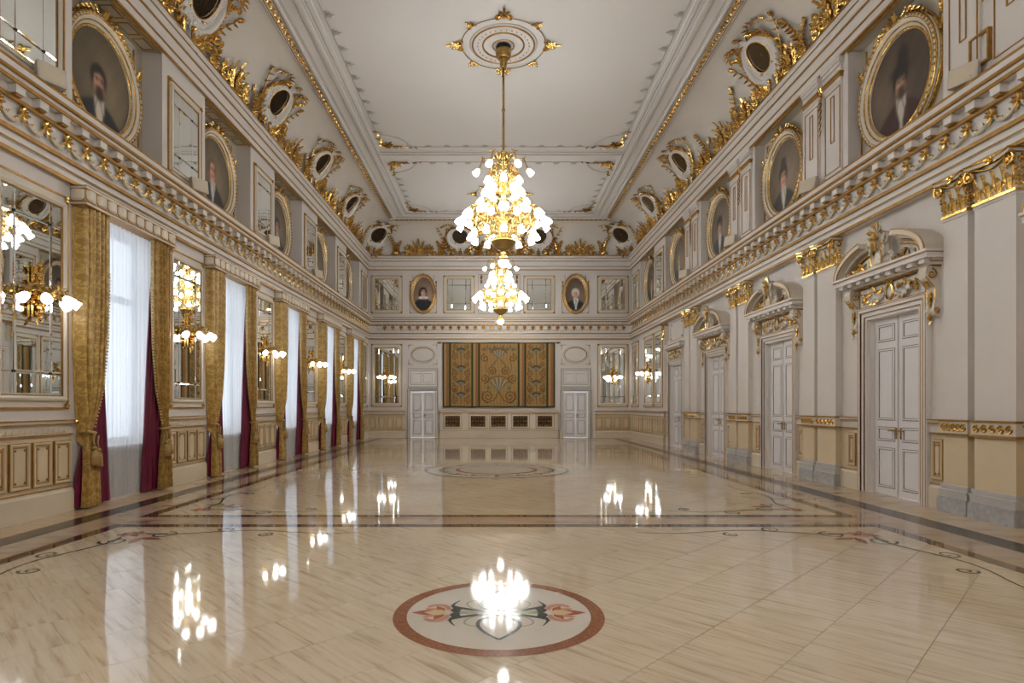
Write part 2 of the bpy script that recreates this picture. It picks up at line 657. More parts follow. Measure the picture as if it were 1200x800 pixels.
def garland_mesh():
    g = MB()
    for t in (-1, 1):
        pts = [(t * .19 + (-t * .38) * i / 8, -.02 - .025 * math.sin(PI * i / 8), .06 - .14 * math.sin(PI * i / 8)) for i in range(9)]
    g.tube(pts, [.012 + .02 * math.sin(PI * i / 8) for i in range(9)], 5, 1)
    for i in range(1, 8):
        q = Vector(pts[i])
        g.leaf(q, (.4, -.5, -.8 if i % 2 else .7), (0, -1, 0), .055, .04, .2, i % 2)
    for dx, dz, l in ((0, 1, .09), (.8, .7, .10), (-.8, .7, .10), (1, .1, .10), (-1, .1, .10), (.5, -.9, .10), (-.5, -.9, .10), (0, -1, .17)):
        g.leaf((.19, -.02, .06), (dx, -.15, dz), (0, -1, 0), l, .05, .2, 0)
    g.ball((.19, -.03, .06), .022, 6, 0)
    for q, (lx, lz) in enumerate(((.05, -.05), (-.05, -.05), (.12, .0), (-.12, .0), (.14, .12), (-.14, .12))):
        g.leaf((lx, -.015, lz), (.7 * (-1) ** q, -.3, .7), (0, -1, 0), .07, .04, .2, 0)
        g.leaf((lx, -.015, lz), (-.7 * (-1) ** q, -.3, -.5), (0, -1, 0), .06, .035, .2, 1)
    return g.mesh('garland', ['gold', 'cream_paint'])


GARLAND = garland_mesh()
DENTIL = MB().box(-.075, .075, -.19, -.07, 5.40, 5.505).box(-.085, .085, -.195, -.07, 5.485, 5.505).box(-.05, .05, -.165, -.08, 5.375, 5.40, 1).mesh('dentil', ['trim_paint', 'gold_line'])
for k, wall in enumerate('LBRF'):
    mb = sweep(MB(), wall, corn)
    tr = struct(mb.build('trim_%d' % (k + 1), 'trim_paint'))
    gm = MB()
    for gl in glines:
        sweep(gm, wall, gl + gl[:1])
    gm.build('gold_line', 'gold_line', tr)
    if wall == 'F':
        continue
    if wall == 'B':
        spots = [XL + .22 + .3925 * i for i in range(1, 31)]
    else:
        spots = [7.05 + .392 * i for i in range(-10, 54)]
    for sp in spots:
        put('dentil', DENTIL, tr, at(wall, sp), RZ[wall])
        put('garland', GARLAND, tr, at(wall, sp, .03, 5.18), RZ[wall])

# ------------------------------------------------------------------ upper cornice
ucorn = [(-.02, 8.0), (.04, 8.0), (.04, 8.13), (.07, 8.16), (.07, 8.40), (.12, 8.44), (.14, 8.54), (.18, 8.58), (.18, 8.65), (-.05, 8.67)]
ugl = [[(.03, 7.985), (.06, 7.985), (.06, 8.025), (.03, 8.025)], [(.05, 8.15), (.085, 8.15), (.085, 8.175), (.05, 8.175)],
       [(.06, 8.395), (.10, 8.395), (.10, 8.42), (.06, 8.42)], [(.13, 8.53), (.155, 8.53), (.155, 8.55), (.13, 8.55)],
       [(.17, 8.635), (.20, 8.635), (.20, 8.66), (.17, 8.66)]]
for k, wall in enumerate('LBRF'):
    tr = struct(sweep(MB(), wall, ucorn).build('trim_%d' % (k + 5), 'trim_paint'))
    gm = MB()
    for gl in ugl:
        sweep(gm, wall, gl + gl[:1])
    gm.build('gold_line', 'gold_line', tr)

# ------------------------------------------------------------------ ceiling and cove
mb = MB()
mb.box(XL + .9, XR - .9, YN + .9, YF - .9, ZCEIL, ZCEIL + .2)
ceiling = struct(mb.build('ceiling', 'ceil_paint'))
CA, CBH, CP = 1.20, 1.36, .03
NT = 200
_t = np.linspace(0, PI / 2, NT)
_p = CP + CA * (1 - np.cos(_t))
_z = ZD + CBH * np.sin(_t)
_s = np.concatenate([[0], np.cumsum(np.hypot(np.diff(_p), np.diff(_z)))])
ARC = float(_s[-1])


def cove_pt(s, n=0.):
    """arc length up the cove, height off it -> (out from wall, z)"""
    if s < 0:
        return CP + n, ZD + s
    t = float(np.interp(s, _s, _t))
    a, b = math.cos(t) / CA, -math.sin(t) / CBH
    l = math.hypot(a, b)
    return CP + CA * (1 - math.cos(t)) + n * a / l, ZD + CBH * math.sin(t) + n * b / l


def cove_map(x, y, z):
    p, zz = cove_pt(z, -y)
    return (x, -p, zz)


prof = [cove_pt(ARC * i / 18) for i in range(19)]
for wall in 'LBRF':
    sweep(MB(), wall, prof).build('cove', 'cove_paint', ceiling, smooth=True)
cprof = [(1.19, 10.03), (1.21, 9.97), (1.24, 9.96), (1.25, 9.985), (1.27, 9.975)]
cprof2 = [(1.27, 9.975), (1.30, 9.995), (1.40, 10.01), (1.46, 9.995)]
cprof3 = [(1.46, 9.995), (1.48, 9.97), (1.53, 9.97), (1.56, 10.0), (1.60, 10.0), (1.62, 10.03), (1.86, 10.03), (1.88, 9.99), (1.96, 9.965), (2.02, 9.965),
          (2.04, 10.0), (2.10, 10.02), (2.13, 10.035), (2.22, 10.035), (2.24, 10.05)]
for wall in 'LBRF':
    sweep(MB(), wall, cprof).build('moulding', 'trim_paint', ceiling)
    sweep(MB(), wall, cprof2).build('moulding', 'cream_paint', ceiling)
    sweep(MB(), wall, cprof3).build('moulding', 'ceil_paint', ceiling)
    gm = MB()
    for gl in ([(1.255, 9.965), (1.275, 9.965), (1.275, 9.99)], [(1.455, 9.985), (1.475, 9.965)]):
        sweep(gm, wall, gl)
    gm.build('gold_line', 'gold_line', ceiling)
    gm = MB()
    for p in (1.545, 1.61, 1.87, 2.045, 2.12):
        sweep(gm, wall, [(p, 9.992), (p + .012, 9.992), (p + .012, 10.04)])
    gm.build('painted_shade_line', 'relief_grey', ceiling)  # raised grey strips at the moulding steps; the shade is in their colour


def leaf_band_mesh():
    g = MB()
    for dx, dy, l in ((1, 0, .12), (-1, 0, .12), (.7, .7, .08), (-.7, .7, .08), (.7, -.7, .08), (-.7, -.7, .08), (0, 1, .06), (0, -1, .06)):
        g.leaf((0, 0, 0), (dx, dy, 0), (0, 0, -1), l, .055, .1)
    g.ball((0, 0, -.015), .024, 6)
    return g.mesh('leaf_boss', 'gold')


LB = leaf_band_mesh()
for wall in 'LRB':
    if wall == 'B':
        sp = [XL + 1.4 + .215 * i for i in range(1, 46)]
    else:
        sp = [11.2 + .215 * i for i in range(73)]
    for q in sp:
        x, y, _ = at(wall, q, 1.36)
        put('leaf_boss', LB, ceiling, (x, y, 9.985), RZ[wall])
# cross beams between the ceiling fields
for y0 in (7.35, 19.85):
    g = MB()
    x0, x1 = XL + 2.2, XR - 2.2
    for a, b, z in ((0, .7, 10.03), (.10, .60, 10.0), (.22, .48, 9.965)):
        g.box(x0, x1, y0 + a, y0 + b, z, ZCEIL)
    g.build('beam', 'ceil_paint', ceiling)
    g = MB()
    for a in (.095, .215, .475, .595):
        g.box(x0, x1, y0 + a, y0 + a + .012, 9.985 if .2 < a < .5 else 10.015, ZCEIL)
    g.build('painted_shade_line', 'relief_grey', ceiling)  # grey strips beside the beam's steps, shade painted as colour


def spray_mesh():
    g = MB()
    for a, l in ((0, .20), (.6, .15), (-.6, .15), (1.2, .10), (-1.2, .10)):
        g.leaf((0, 0, 0), (math.sin(a), math.cos(a), 0), (0, 0, -1), l, .05, .05)
    g.scroll((.09, .02, 0), (1, 0, 0), (0, 1, 0), .05, 1., PI, 1, .008, 4, k=7)
    g.scroll((-.09, .02, 0), (1, 0, 0), (0, 1, 0), .05, 1., 0, -1, .008, 4, k=7)
    return g.mesh('relief_spray', 'relief_grey')


def corner_mesh():
    g = MB()
    for a, l in ((0, .62), (.35, .5), (-.35, .5), (.75, .85), (-.75, .85), (1.05, .3), (-1.05, .3)):
        g.acanthus((0, 0, 0), (math.sin(a), math.cos(a), 0), (0, 0, -1), l * .8, .17, .02)
    for q in (1, -1):
        for i in range(4):
            g.leaf((q * (.2 + .17 * i), .22 + .17 * i, 0), (q * .9, .3 * (-1) ** i, 0), (0, 0, -1), .18, .08, .05)
    return g.mesh('corner_spray', 'gold')


SPRAY, CORNER = spray_mesh(), corner_mesh()
for y0, y1 in ((8.35, 19.60), (20.80, 26.05)):
    x0, x1 = XL + 2.37, XR - 2.33
    c = .9
    pts = [(x0, y0 + c), (x0, y1 - c)]
    for (cx, cy, a0, a1) in ((x0, y1, -PI / 2, 0), (x1, y1, -PI, -PI / 2), (x1, y0, PI / 2, PI), (x0, y0, 0, PI / 2)):
        for i in range(7):
            a = a0 + (a1 - a0) * i / 6
            pts.append((cx + c * math.cos(a), cy + c * math.sin(a)))
    pts.append(pts[0])
    g = MB()
    for i in range(len(pts) - 1):
        a, b = Vector(pts[i]), Vector(pts[i + 1])
        d = (b - a)
        if d.length < 1e-6:
            continue
        nx = Vector((-d.y, d.x)).normalized() * .012
        g.slab([tuple(a + nx), tuple(a - nx), tuple(b - nx), tuple(b + nx)], 10.05, 10.035)
    g.build('panel_line', 'relief_grey', ceiling)
    for i in range(int((y1 - y0 - 1.6) / .62) + 1):
        q = y0 + .9 + .62 * i
        if q < 11.5:
            continue
        put('relief_spray', SPRAY, ceiling, (x0 + .03, q, 10.04), -PI / 2)
        put('relief_spray', SPRAY, ceiling, (x1 - .03, q, 10.04), PI / 2)
    for i in range(int((x1 - x0 - 1.6) / .62) + 1):
        q = x0 + .9 + .62 * i
        put('relief_spray', SPRAY, ceiling, (q, y1 - .03, 10.04), PI)
        if y0 > 11.5:
            put('relief_spray', SPRAY, ceiling, (q, y0 + .03, 10.04), 0)
    for (cx, cy, a) in ((x0, y0, -PI / 4), (x1, y0, PI / 4), (x0, y1, -PI * .75), (x1, y1, PI * .75)):
        if cy > 11.5:
            put('corner_spray', CORNER, ceiling, (cx + (.05 if cx < 0 else -.05), cy + (.05 if cy == y0 else -.05), 10.03), a)


def tor(R, r, n=40, z=0.):
    pts = [(R * math.cos(2 * PI * i / n), R * math.sin(2 * PI * i / n), z) for i in range(n + 1)]
    return pts


LAMP_X = .16
LAMP_Y = [4.15, 14.07, 23.9]
for ly in LAMP_Y:
    ros = MB().lathe([(.80, 0), (.77, -.006), (.75, -.02), (.70, -.02), (.68, -.006), (.52, -.006), (.49, -.022), (.46, -.006), (.30, -.006), (.26, -.03), (.2, -.02), (.05, -.02)], 48).build(
        'rosette', 'ceil_paint', ceiling, (LAMP_X, ly, 10.045), 0, True)
    g = MB()
    for R, r in ((.73, .022), (.485, .022), (.25, .02)):
        g.tube(tor(R, r, 44, -.022), r, 6)
    g.tube(tor(.99, .01, 48, -.012), .010, 4)
    for i in range(30):
        a = 2 * PI * i / 30
        g.ball((.61 * math.cos(a), .61 * math.sin(a), -.035), .016, 5)
    g.build('gilt_ring', 'gold_line', ros)
    g = MB()
    for i in range(8):
        a = PI / 4 * i
        u, v = Vector((math.cos(a), math.sin(a), 0)), Vector((-math.sin(a), math.cos(a), 0))
        b = u * 1.0 + Vector((0, 0, -.02))
        big = i % 2 == 0
        s_ = 1. if big else .62
        for q, l in ((0, .38), (.5, .27), (-.5, .27), (1.1, .2), (-1.1, .2)):
            g.acanthus(b, u * math.cos(q) + v * math.sin(q), (0, 0, -1), l * s_, .11 * s_, .05)
        for q in (-1, 1):
            g.scroll(b + v * (q * .13 * s_), u, v, .08 * s_, 1.2, 0, q, .016 * s_, 5)
    g.build('gilt_spray', 'gold', ros)

# ------------------------------------------------------------------ floor
floor = struct(MB().box(XL - .6, XR + .7, YN - .3, YF + .4, -.2, 0).build('floor', 'grout'))


def ring_slab(name, o, i_, m, z=.004):
    """flat frame between rectangle o and rectangle i_ (x0, x1, y0, y1), mitred"""
    a = [(o[0], o[2]), (o[1], o[2]), (o[1], o[3]), (o[0], o[3])]
    b = [(i_[0], i_[2]), (i_[1], i_[2]), (i_[1], i_[3]), (i_[0], i_[3])]
    for k in range(4):
        q = (k + 1) % 4
        MB().slab([a[k], a[q], b[q], b[k]], 0, z).build(name, m, floor)


def clip(poly, x0, x1, y0, y1):
    for ax, lim, sg in ((0, x0, 1), (0, x1, -1), (1, y0, 1), (1, y1, -1)):
        out = []
        for i in range(len(poly)):
            a, b = poly[i - 1], poly[i]
            da, db = sg * (a[ax] - lim), sg * (b[ax] - lim)
            if (da < 0) != (db < 0):
                t = da / (da - db)
                out.append((a[0] + (b[0] - a[0]) * t, a[1] + (b[1] - a[1]) * t))
            if db >= 0:
                out.append(b)
        poly = out
        if len(poly) < 3:
            return []
    return poly


R0 = (XL - .3, XR + .3, YN, YF)
R1 = (-5.61, 5.72, -.05, 27.90)
R2 = (-5.29, 5.37, .27, 27.58)
R3 = (-4.85, 4.88, .71, 27.12)
ring_slab('border_slab', R0, R1, 'border_stone')
ring_slab('grating_strip', R1, R2, 'bronze_grating')
ring_slab('border_strip', R2, R3, 'rose_stone')
fields = []
for y0, y1 in ((.71, 7.55), (8.04, 19.98), (20.55, 27.12)):
    o = (R3[0], R3[1], y0, y1)
    i_ = (R3[0] + .17, R3[1] - .17, y0 + .17, y1 - .17)
    ring_slab('marble_band', o, i_, 'brown_marble')
    fields.append(i_)
for y0, y1 in ((7.55, 8.04), (19.98, 20.55)):
    MB().slab([(R3[0], y0), (R3[1], y0), (R3[1], y1), (R3[0], y1)], 0, .004).build('cross_strip', 'rose_stone', floor)
tiles = []
TW, TL, GAP = .55, 1.10, .0014
c45 = math.sqrt(.5)
for (x0, x1, y0, y1) in fields:
    cx, cy = (x0 + x1) / 2, (y0 + y1) / 2
    for i in range(-16, 17):
        for j in range(-9, 10):
            a0, b0 = i * TW, (j + .5 * (i % 2)) * TL
            q = [(a0 + GAP, b0 + GAP), (a0 + TW - GAP, b0 + GAP), (a0 + TW - GAP, b0 + TL - GAP), (a0 + GAP, b0 + TL - GAP)]
            # long joints run along (1, 1)
            q = [(cx + (b + a) * c45, cy + (b - a) * c45) for a, b in q]
            q = clip(q, x0, x1, y0, y1)
            if len(q) >= 3:
                A = abs(sum(q[k - 1][0] * q[k][1] - q[k][0] * q[k - 1][1] for k in range(len(q)))) / 2
                if A > 2e-3:
                    tiles.append((min(p[1] for p in q), A, q))
tiles.sort(key=lambda t: abs(t[0] - 2.6) if t[0] > 1.6 else 40)
rest = MB()
for k, (yy, A, q) in enumerate(tiles):
    # counter-clockwise so that the top faces up
    ar = sum(q[n - 1][0] * q[n][1] - q[n][0] * q[n - 1][1] for n in range(len(q)))
    if ar < 0:
        q = q[::-1]
    if k < 300:
        MB().slab(q, 0, .004).build('floor_tile', 'travertine', floor)
    else:
        rest.slab(q, 0, .004)
ro = rest.build('floor_tile_field', 'travertine_field', floor)
ro['kind'] = 'stuff'
ro['label'] = 'polished travertine tiles of the far floor'


def disc(g, cx, cy, r, z, mi=0, n=64, r_in=0., sy=1.):
    if r_in <= 0:
        g.slab([(cx + r * math.cos(2 * PI * i / n), cy + sy * r * math.sin(2 * PI * i / n)) for i in range(n)], z - .002, z, mi)
    else:
        vs = []
        for i in range(n):
            a = 2 * PI * i / n
            vs += [(cx + r * math.cos(a), cy + r * math.sin(a), z), (cx + r_in * math.cos(a), cy + r_in * math.sin(a), z)]
        g.add(vs, [(2 * i, 2 * ((i + 1) % n), 2 * ((i + 1) % n) + 1, 2 * i + 1) for i in range(n)], mi)


def petal(g, x, y, ang, L, W, z, mi):
    pts = []
    for i in range(9):
        t = i / 8
        pts.append((L * t, W / 2 * math.sin(PI * t ** .8)))
    pts += [(a, -b) for a, b in pts[-2:0:-1]]
    ca, sa = math.cos(ang), math.sin(ang)
    q = [(x + a * ca - b * sa, y + a * sa + b * ca) for a, b in pts]
    ar = sum(q[n - 1][0] * q[n][1] - q[n][0] * q[n - 1][1] for n in range(len(q)))
    g.slab(q if ar > 0 else q[::-1], z - .001, z, mi)


def bez(p0, p1, p2, p3, n=14):
    out = []
    for i in range(n + 1):
        t = i / n
        out.append(tuple((1 - t) ** 3 * a + 3 * (1 - t) ** 2 * t * b + 3 * (1 - t) * t * t * c + t ** 3 * d for a, b, c, d in zip(p0, p1, p2, p3)))
    return out


INL = ['inlay_green', 'inlay_sage', 'inlay_red', 'inlay_rose', 'inlay_sand']
# near medallion
mx, my = .015, 4.31
g = MB()
disc(g, 0, 0, .757, .006, 0, 72, .66)
med = g.build('medallion', 'granite_red', floor, (mx, my, 0))
g = MB()
disc(g, 0, 0, .662, .0058)
g.build('medallion_field', 'medallion_cream', med)
g = MB()
for sx in (-1, 1):
    for sy in (-1, 1):
        # long leaf scroll
        g.ribbon([(sx * (.03 + .33 * t), sy * (.035 + .03 * t + .10 * t ** 3), ) for t in [i / 12 for i in range(13)]], [.012 + .03 * math.sin(PI * min(1, i / 12 + .05)) for i in range(13)], .0075, 0)
        g.ribbon(bez((sx * .27, sy * .07), (sx * .33, sy * .10), (sx * .38, sy * .13), (sx * .30, sy * .26)), [.05 * (1 - .85 * i / 14) for i in range(15)], .0076, 0)
        g.ribbon(bez((sx * .06, sy * .02), (sx * .26, sy * .08), (sx * .30, sy * .26), (sx * .14, sy * .27)), .016, .0071, 1)
        g.ribbon(bez((sx * .0, sy * .05), (sx * .14, sy * .10), (sx * .24, sy * .24), (0, sy * .50)), [.026 if i < 13 else .02 for i in range(15)], .0079, 0)
    # the flower
    fx = sx * .33
    g.ribbon(bez((sx * .05, -.02), (sx * .15, 0), (sx * .22, 0), (sx * .32, 0)), .05, .0068, 1)
    d0 = 0 if sx > 0 else PI
    for a, l, w, m_ in ((0, .20, .10, 2), (.45, .16, .075, 3), (-.45, .16, .075, 3), (1.1, .13, .06, 2), (-1.1, .13, .06, 2)):
        petal(g, fx + sx * (.10 if a == 0 else .07), .02 * (1 if a > 0 else -1 if a < 0 else 0), d0 + sx * a, l, w, .0077 + .0002 * (m_ == 2), m_)
    petal(g, fx + sx * .04, 0, d0, .17, .11, .0083, 4)
    for sy in (-1, 1):
        g.ribbon(bez((fx + sx * .04, sy * .05), (fx + sx * .02, sy * .16), (fx + sx * .16, sy * .20), (fx + sx * .19, sy * .11)), [.03 + .02 * math.sin(PI * i / 14) for i in range(15)], .0081, 3)
        petal(g, fx - sx * .02, sy * .01, d0 + sx * sy * 1.4, .09, .07, .0085, 0)
        petal(g, fx - sx * .05, sy * .01, d0 + sx * sy * .6, .09, .06, .0086, 0)
g.build('medallion_inlay', INL, med)
# middle and far medallions
for k, my in enumerate((14.07, 23.9)):
    g = MB()
    disc(g, 0, 0, 1.70, .0058, 0, 72, 1.63)
    med = g.build('medallion', 'brown_marble', floor, (0.0, my, 0))
    g = MB()
    disc(g, 0, 0, 1.635, .0055, 0)
    g.build('medallion_field', 'medallion_cream', med)
    g = MB()
    disc(g, 0, 0, .97, .0066, 2, 64, .88)
    disc(g, 0, 0, 1.36, .0066, 1, 64, 1.33)
    for i in range(16):
        a = 2 * PI * i / 16
        x, y = 1.15 * math.cos(a), 1.15 * math.sin(a)
        petal(g, x, y, a, .30, .12, .007, 3 if i % 2 else 0)
        pts = [(1.30 * math.cos(a + .02 * q) + .06 * math.sin(q) * math.cos(a), 1.3 * math.sin(a + .02 * q) + .06 * math.sin(q) * math.sin(a)) for q in range(0, 16)]
        g.ribbon(pts, .03, .0073, 0)
    g.build('medallion_inlay', INL, med)


def corner_inlay(x, y, sx, sy):
    """scrolling vine with a flower in the corner of a floor field"""
    g = MB()
    L1 = 2.7
    for ax in (0, 1):
        pts, W = [], []
        for i in range(40):
            t = i / 39
            a, b = .35 + L1 * t, .30 + .13 * math.sin(t * 9) * (1 - .5 * t)
            q = (a, b) if ax == 0 else (b, a)
            pts.append((sx * q[0], sy * q[1]))
            W.append(.035 * (1 - .6 * t))
        g.ribbon(pts, W, .0062, 0)
        for t, r, sg in ((.16, .16, 1), (.38, .13, -1), (.60, .10, 1), (.8, .07, -1)):
            a, b = .35 + L1 * t, .30 + sg * .14
            sp = []
            for i in range(18):
                rr = r * (1 - .8 * i / 17)
                an = sg * (-PI / 2 + i * .5)
                q = (a + rr * math.cos(an), b + rr * math.sin(an))
                q = q if ax == 0 else q[::-1]
                sp.append((sx * q[0], sy * q[1]))
            g.ribbon(sp, [.03 * (1 - .5 * i / 17) for i in range(18)], .0066, 0 if t < .7 else 1)
    for i in range(6):
        petal(g, sx * .42, sy * .42, 2 * PI * i / 6 + .3, .17, .09, .007 + .0001 * i, 2 if i % 2 else 3)
    for a in (.2, 1.37):
        petal(g, sx * .62, sy * .62, math.atan2(sy * math.sin(a), sx * math.cos(a)), .3, .1, .0064, 2)
    g.build('corner_inlay', INL, floor, (x, y, 0))


for f in fields:
    for (x, sx) in ((f[0], 1), (f[1], -1)):
        for (y, sy) in ((f[2], 1), (f[3], -1)):
            if y > 3:
                corner_inlay(x, y, sx, sy)

# ------------------------------------------------------------------ wainscot, dado rails, baseboards
def panel_mesh(w, h):
    g = MB()
    g.box(-w / 2, w / 2, -.02, .0, -h / 2, h / 2, 0)
    g.moulding(-w / 2, w / 2, -h / 2, h / 2, [(0, -.02), (.012, -.042), (.03, -.042), (.04, -.02)], 0)
    g.rect(-w / 2 - .002, w / 2 + .002, -h / 2 - .002, h / 2 + .002, .010, 0, -.032, 1)
    g.rect(-w / 2 + .046, w / 2 - .046, -h / 2 + .05, h / 2 - .05, .011, -.02, -.030, 1)
    g.box(-w / 2 + .075, w / 2 - .075, -.028, -.02, -h / 2 + .08, h / 2 - .08, 2)
    for sx in (-1, 1):
        for sz in (-1, 1):
            g.ball((sx * (w / 2 - .085), -.028, sz * (h / 2 - .09)), .016, 6, 1)
    return g.mesh('wainscot_panel', ['tan_paint', 'gold_line', 'tan_paint'])


PANEL = panel_mesh(.32, .60)
PANEL_S = panel_mesh(.22, .60)
PANEL_W = panel_mesh(.46, .60)


def rail_unit():
    g = MB()
    for i in range(2):
        x = -.05 + .10 * i
        g.palmette((x, -.035, -.045), (0, 0, 1), (1, 0, 0), (0, -1, 0), .075, .05, 0, 3)
    return g.mesh('rail_leaf', 'gold_pale')


def chain_unit():
    g = MB()
    g.tube([(.045 * math.cos(a), -.055, .042 * math.sin(a)) for a in [2 * PI * i / 10 for i in range(11)]], .014, 5)
    g.ball((0, -.055, 0), .02, 6)
    return g.mesh('chain_link', 'gold')


RAIL, CHAIN = rail_unit(), chain_unit()


def dado(wall, a, b, off=0., panels=(), mesh=None, lining=True):
    """lower wall: baseboard, tan field, rail"""
    w = WALLS[wall]
    g = sweep(MB(), wall, [(off - .02, 0), (off + .06, 0), (off + .06, .30), (off + .035, .33), (off + .035, .345), (off - .02, .35)], 0, a, b)
    g.build('baseboard', 'tan_light', w)
    if lining:
        sweep(MB(), wall, [(off - .02, .345), (off + .012, .345), (off + .012, 1.12), (off - .02, 1.12)], 0, a, b).build('lining', 'tan_paint', w)
    sweep(MB(), wall, [(off - .02, 1.10), (off + .03, 1.10), (off + .03, 1.245), (off + .06, 1.255), (off + .075, 1.29), (off + .075, 1.31), (off - .02, 1.315)], 0, a, b).build('dado_rail', 'cream_paint', w)
    g = MB()
    for p, z0, z1 in ((.032, .345, .365), (.045, 1.095, 1.115), (.07, 1.248, 1.262), (.085, 1.296, 1.312)):
        sweep(g, wall, [(off, z0), (off + p, z0), (off + p, z1), (off, z1)], 0, a, b)
    g.build('gold_line', 'gold_line', w)
    for c in panels:
        put('wainscot_panel', mesh or PANEL, w, at(wall, c, off + .012, .72), RZ[wall])


for p in PIER[1:]:
    a, b = p - .76, min(p + .76, YF)
    cs = [p - .57 + .38 * i for i in range(4)] if p < 27 else [26.86, 27.24, 27.62, 28.0]
    dado('L', a, b, 0, cs)
    for i in range(int((b - a) / .2)):
        put('rail_leaf', RAIL, wall_left, at('L', a + .1 + .2 * i, .0, 1.18), RZ['L'])
dado('B', XL, -4.36, 0, [-5.92, -5.48, -5.07, -4.66])
dado('B', 4.68, XR, 0, [4.89, 5.32, 5.75, 6.17])
for a, b in ((XL, -4.36), (4.68, XR)):
    for i in range(int((b - a) / .2)):
        put('rail_leaf', RAIL, wall_back, at('B', a + .1 + .2 * i, .0, 1.18), 0)
dado('R', 22.75, YF, 0, [23.0 + .38 * i for i in range(4)] + [24.62 + .38 * i for i in range(4)] + [26.25, 26.95, 27.33, 27.71, 28.09])
# casings of the tall doors take up W-.85 .. W+.85; pilaster pairs stand at PIER
_e = [YN] + [q for w in DOORS_R for q in (w - .85, w + .85)] + [22.75]
for i in range(0, len(_e), 2):
    a, b = _e[i], _e[i + 1]
    if b < 5:
        continue
    cs = []
    if a > 0:
        cs.append(a + .25)
    if b < 22.5:
        cs.append(b - .16)
    dado('R', a, b, -RW, cs, PANEL_S)

# ------------------------------------------------------------------ pilasters of the right wall
def capital_mesh(w):
    h = w / 2
    g = MB()
    g.add([(-h, .1, 0), (h, .1, 0), (h, -.02, 0), (-h, -.02, 0), (-h - .02, .1, .42), (h + .02, .1, .42), (h + .02, -.05, .42), (-h - .02, -.05, .42)],
          [(0, 1, 2, 3), (4, 7, 6, 5), (3, 2, 6, 7), (2, 1, 5, 6), (0, 3, 7, 4)], 1)
    g.box(-h - .012, h + .012, -.045, .1, -.035, .0, 0)
    n = 4 if w > .5 else 3
    for i in range(n):
        x = -h + w * (i + .5) / n
        g.lobe((x, -.045, 0.0), (0, 0, 1), (0, -1, 0), .21, .09, .24)
        for a_ in (-1, 1):
            g.lobe((x + a_ * .03, -.03, 0.0), (a_ * .28, 0, 1), (0, -1, 0), .15, .05, .18)
    for i in range(n + 1):
        x = -h + w * i / n
        x *= .93
        g.lobe((x, -.032, .08), (0, 0, 1), (0, -1, 0), .25, .07, .2)
    for s in (-1, 1):
        for yy in (.0, .07):
            g.acanthus((s * h, yy, 0), (s * .05, 0, 1), (s, 0, 0), .19, .09, .12)
            g.acanthus((s * h, yy - .03, .1), (s * .05, 0, 1), (s, 0, 0), .2, .08, .12)
        g.scroll((s * (h - .02), -.10, .355), (s, 0, 0), (0, 0, 1), .10, 1.7, PI / 2, -1, .024, 6, 0, (0, -1, 0))
        g.tube([(s * (h - .02), -.10, .44), (s * h * .6, -.075, .40), (s * h * .25, -.06, .37), (0, -.06, .36)], [.022, .02, .018, .015], 6)
        g.acanthus((s * (h - .08), -.07, .25), (s * .3, -.2, 1), (0, -1, 0), .15, .07, .3)
        g.scroll((s * (h + .02), .02, .355), (0, 1, 0), (0, 0, 1), .06, 1.4, PI / 2, -1, .02, 6, 0)
    # abacus with hollow front
    pts = []
    for i in range(9):
        t = i / 8 * 2 - 1
        pts.append((t * (h + .03), -.145 + .065 * (1 - t * t)))
    pts += [(h + .03, .1), (-h - .03, .1)]
    g.slab(pts, .44, .475, 1)
    g.slab([(x * 1.02, y - .012) for x, y in pts], .475, .50, 0)
    g.slab([(x * .99, y) for x, y in pts], .425, .44, 0)
    for q in range(6):
        g.leaf((0, -.085, .455), (math.cos(q * PI / 3), 0, math.sin(q * PI / 3)), (0, -1, 0), .06, .045, .2)
    return g.mesh('capital', ['gold', 'cream_paint'])


def plinth_mesh(w):
    h = w / 2
    g = MB()
    for x, y, z0, z1, m in ((.045, -.085, 0, .2, 0), (.038, -.07, .2, .225, 0), (.03, -.06, .225, .30, 1), (.038, -.07, .30, .33, 1), (.02, -.035, .33, .36, 1), (.026, -.045, .36, .40, 1)):
        g.box(-h - x, h + x, y, .1, z0, z1, m)
    return g.mesh('plinth', ['grey_marble', 'grey_stone'])


def pilaster_mesh(w):
    h = w / 2
    g = MB()
    g.box(-h, h, -.02, .1, .38, 1.12, 1)
    g.box(-h, h, -.02, .1, 1.12, 4.20, 0)
    g.box(-h - .01, h + .01, -.035, .1, 4.12, 4.15, 0)
    return g.mesh('pilaster', ['wall_paint', 'tan_paint'])


def band_mesh(w):
    h = w / 2
    g = MB()
    g.box(-h - .03, h + .03, -.05, .1, 1.12, 1.29, 0)
    g.box(-h - .045, h + .045, -.065, .1, 1.285, 1.315, 1)
    g.box(-h - .045, h + .045, -.065, .1, 1.095, 1.125, 1)
    return g.mesh('rail_band', ['cream_paint', 'gold_line'])


for wv in (.64, .44):
    cm, pm, sm, bm = capital_mesh(wv), plinth_mesh(wv), pilaster_mesh(wv), band_mesh(wv)
    for i in range(-1, 4):
        P = 8.0 + 3.9 * i
        yc = P - .355 if wv == .64 else P + .30
        pil = put('pilaster', sm, wall_right, at('R', yc), RZ['R'])
        put('capital', cm, pil, (0, 0, 4.20))
        put('plinth', pm, pil)
        put('rail_band', bm, pil)
        for k in range(5):
            put('chain_link', CHAIN, pil, (-wv / 2 + wv * (k + .5) / 5, 0, 1.205))
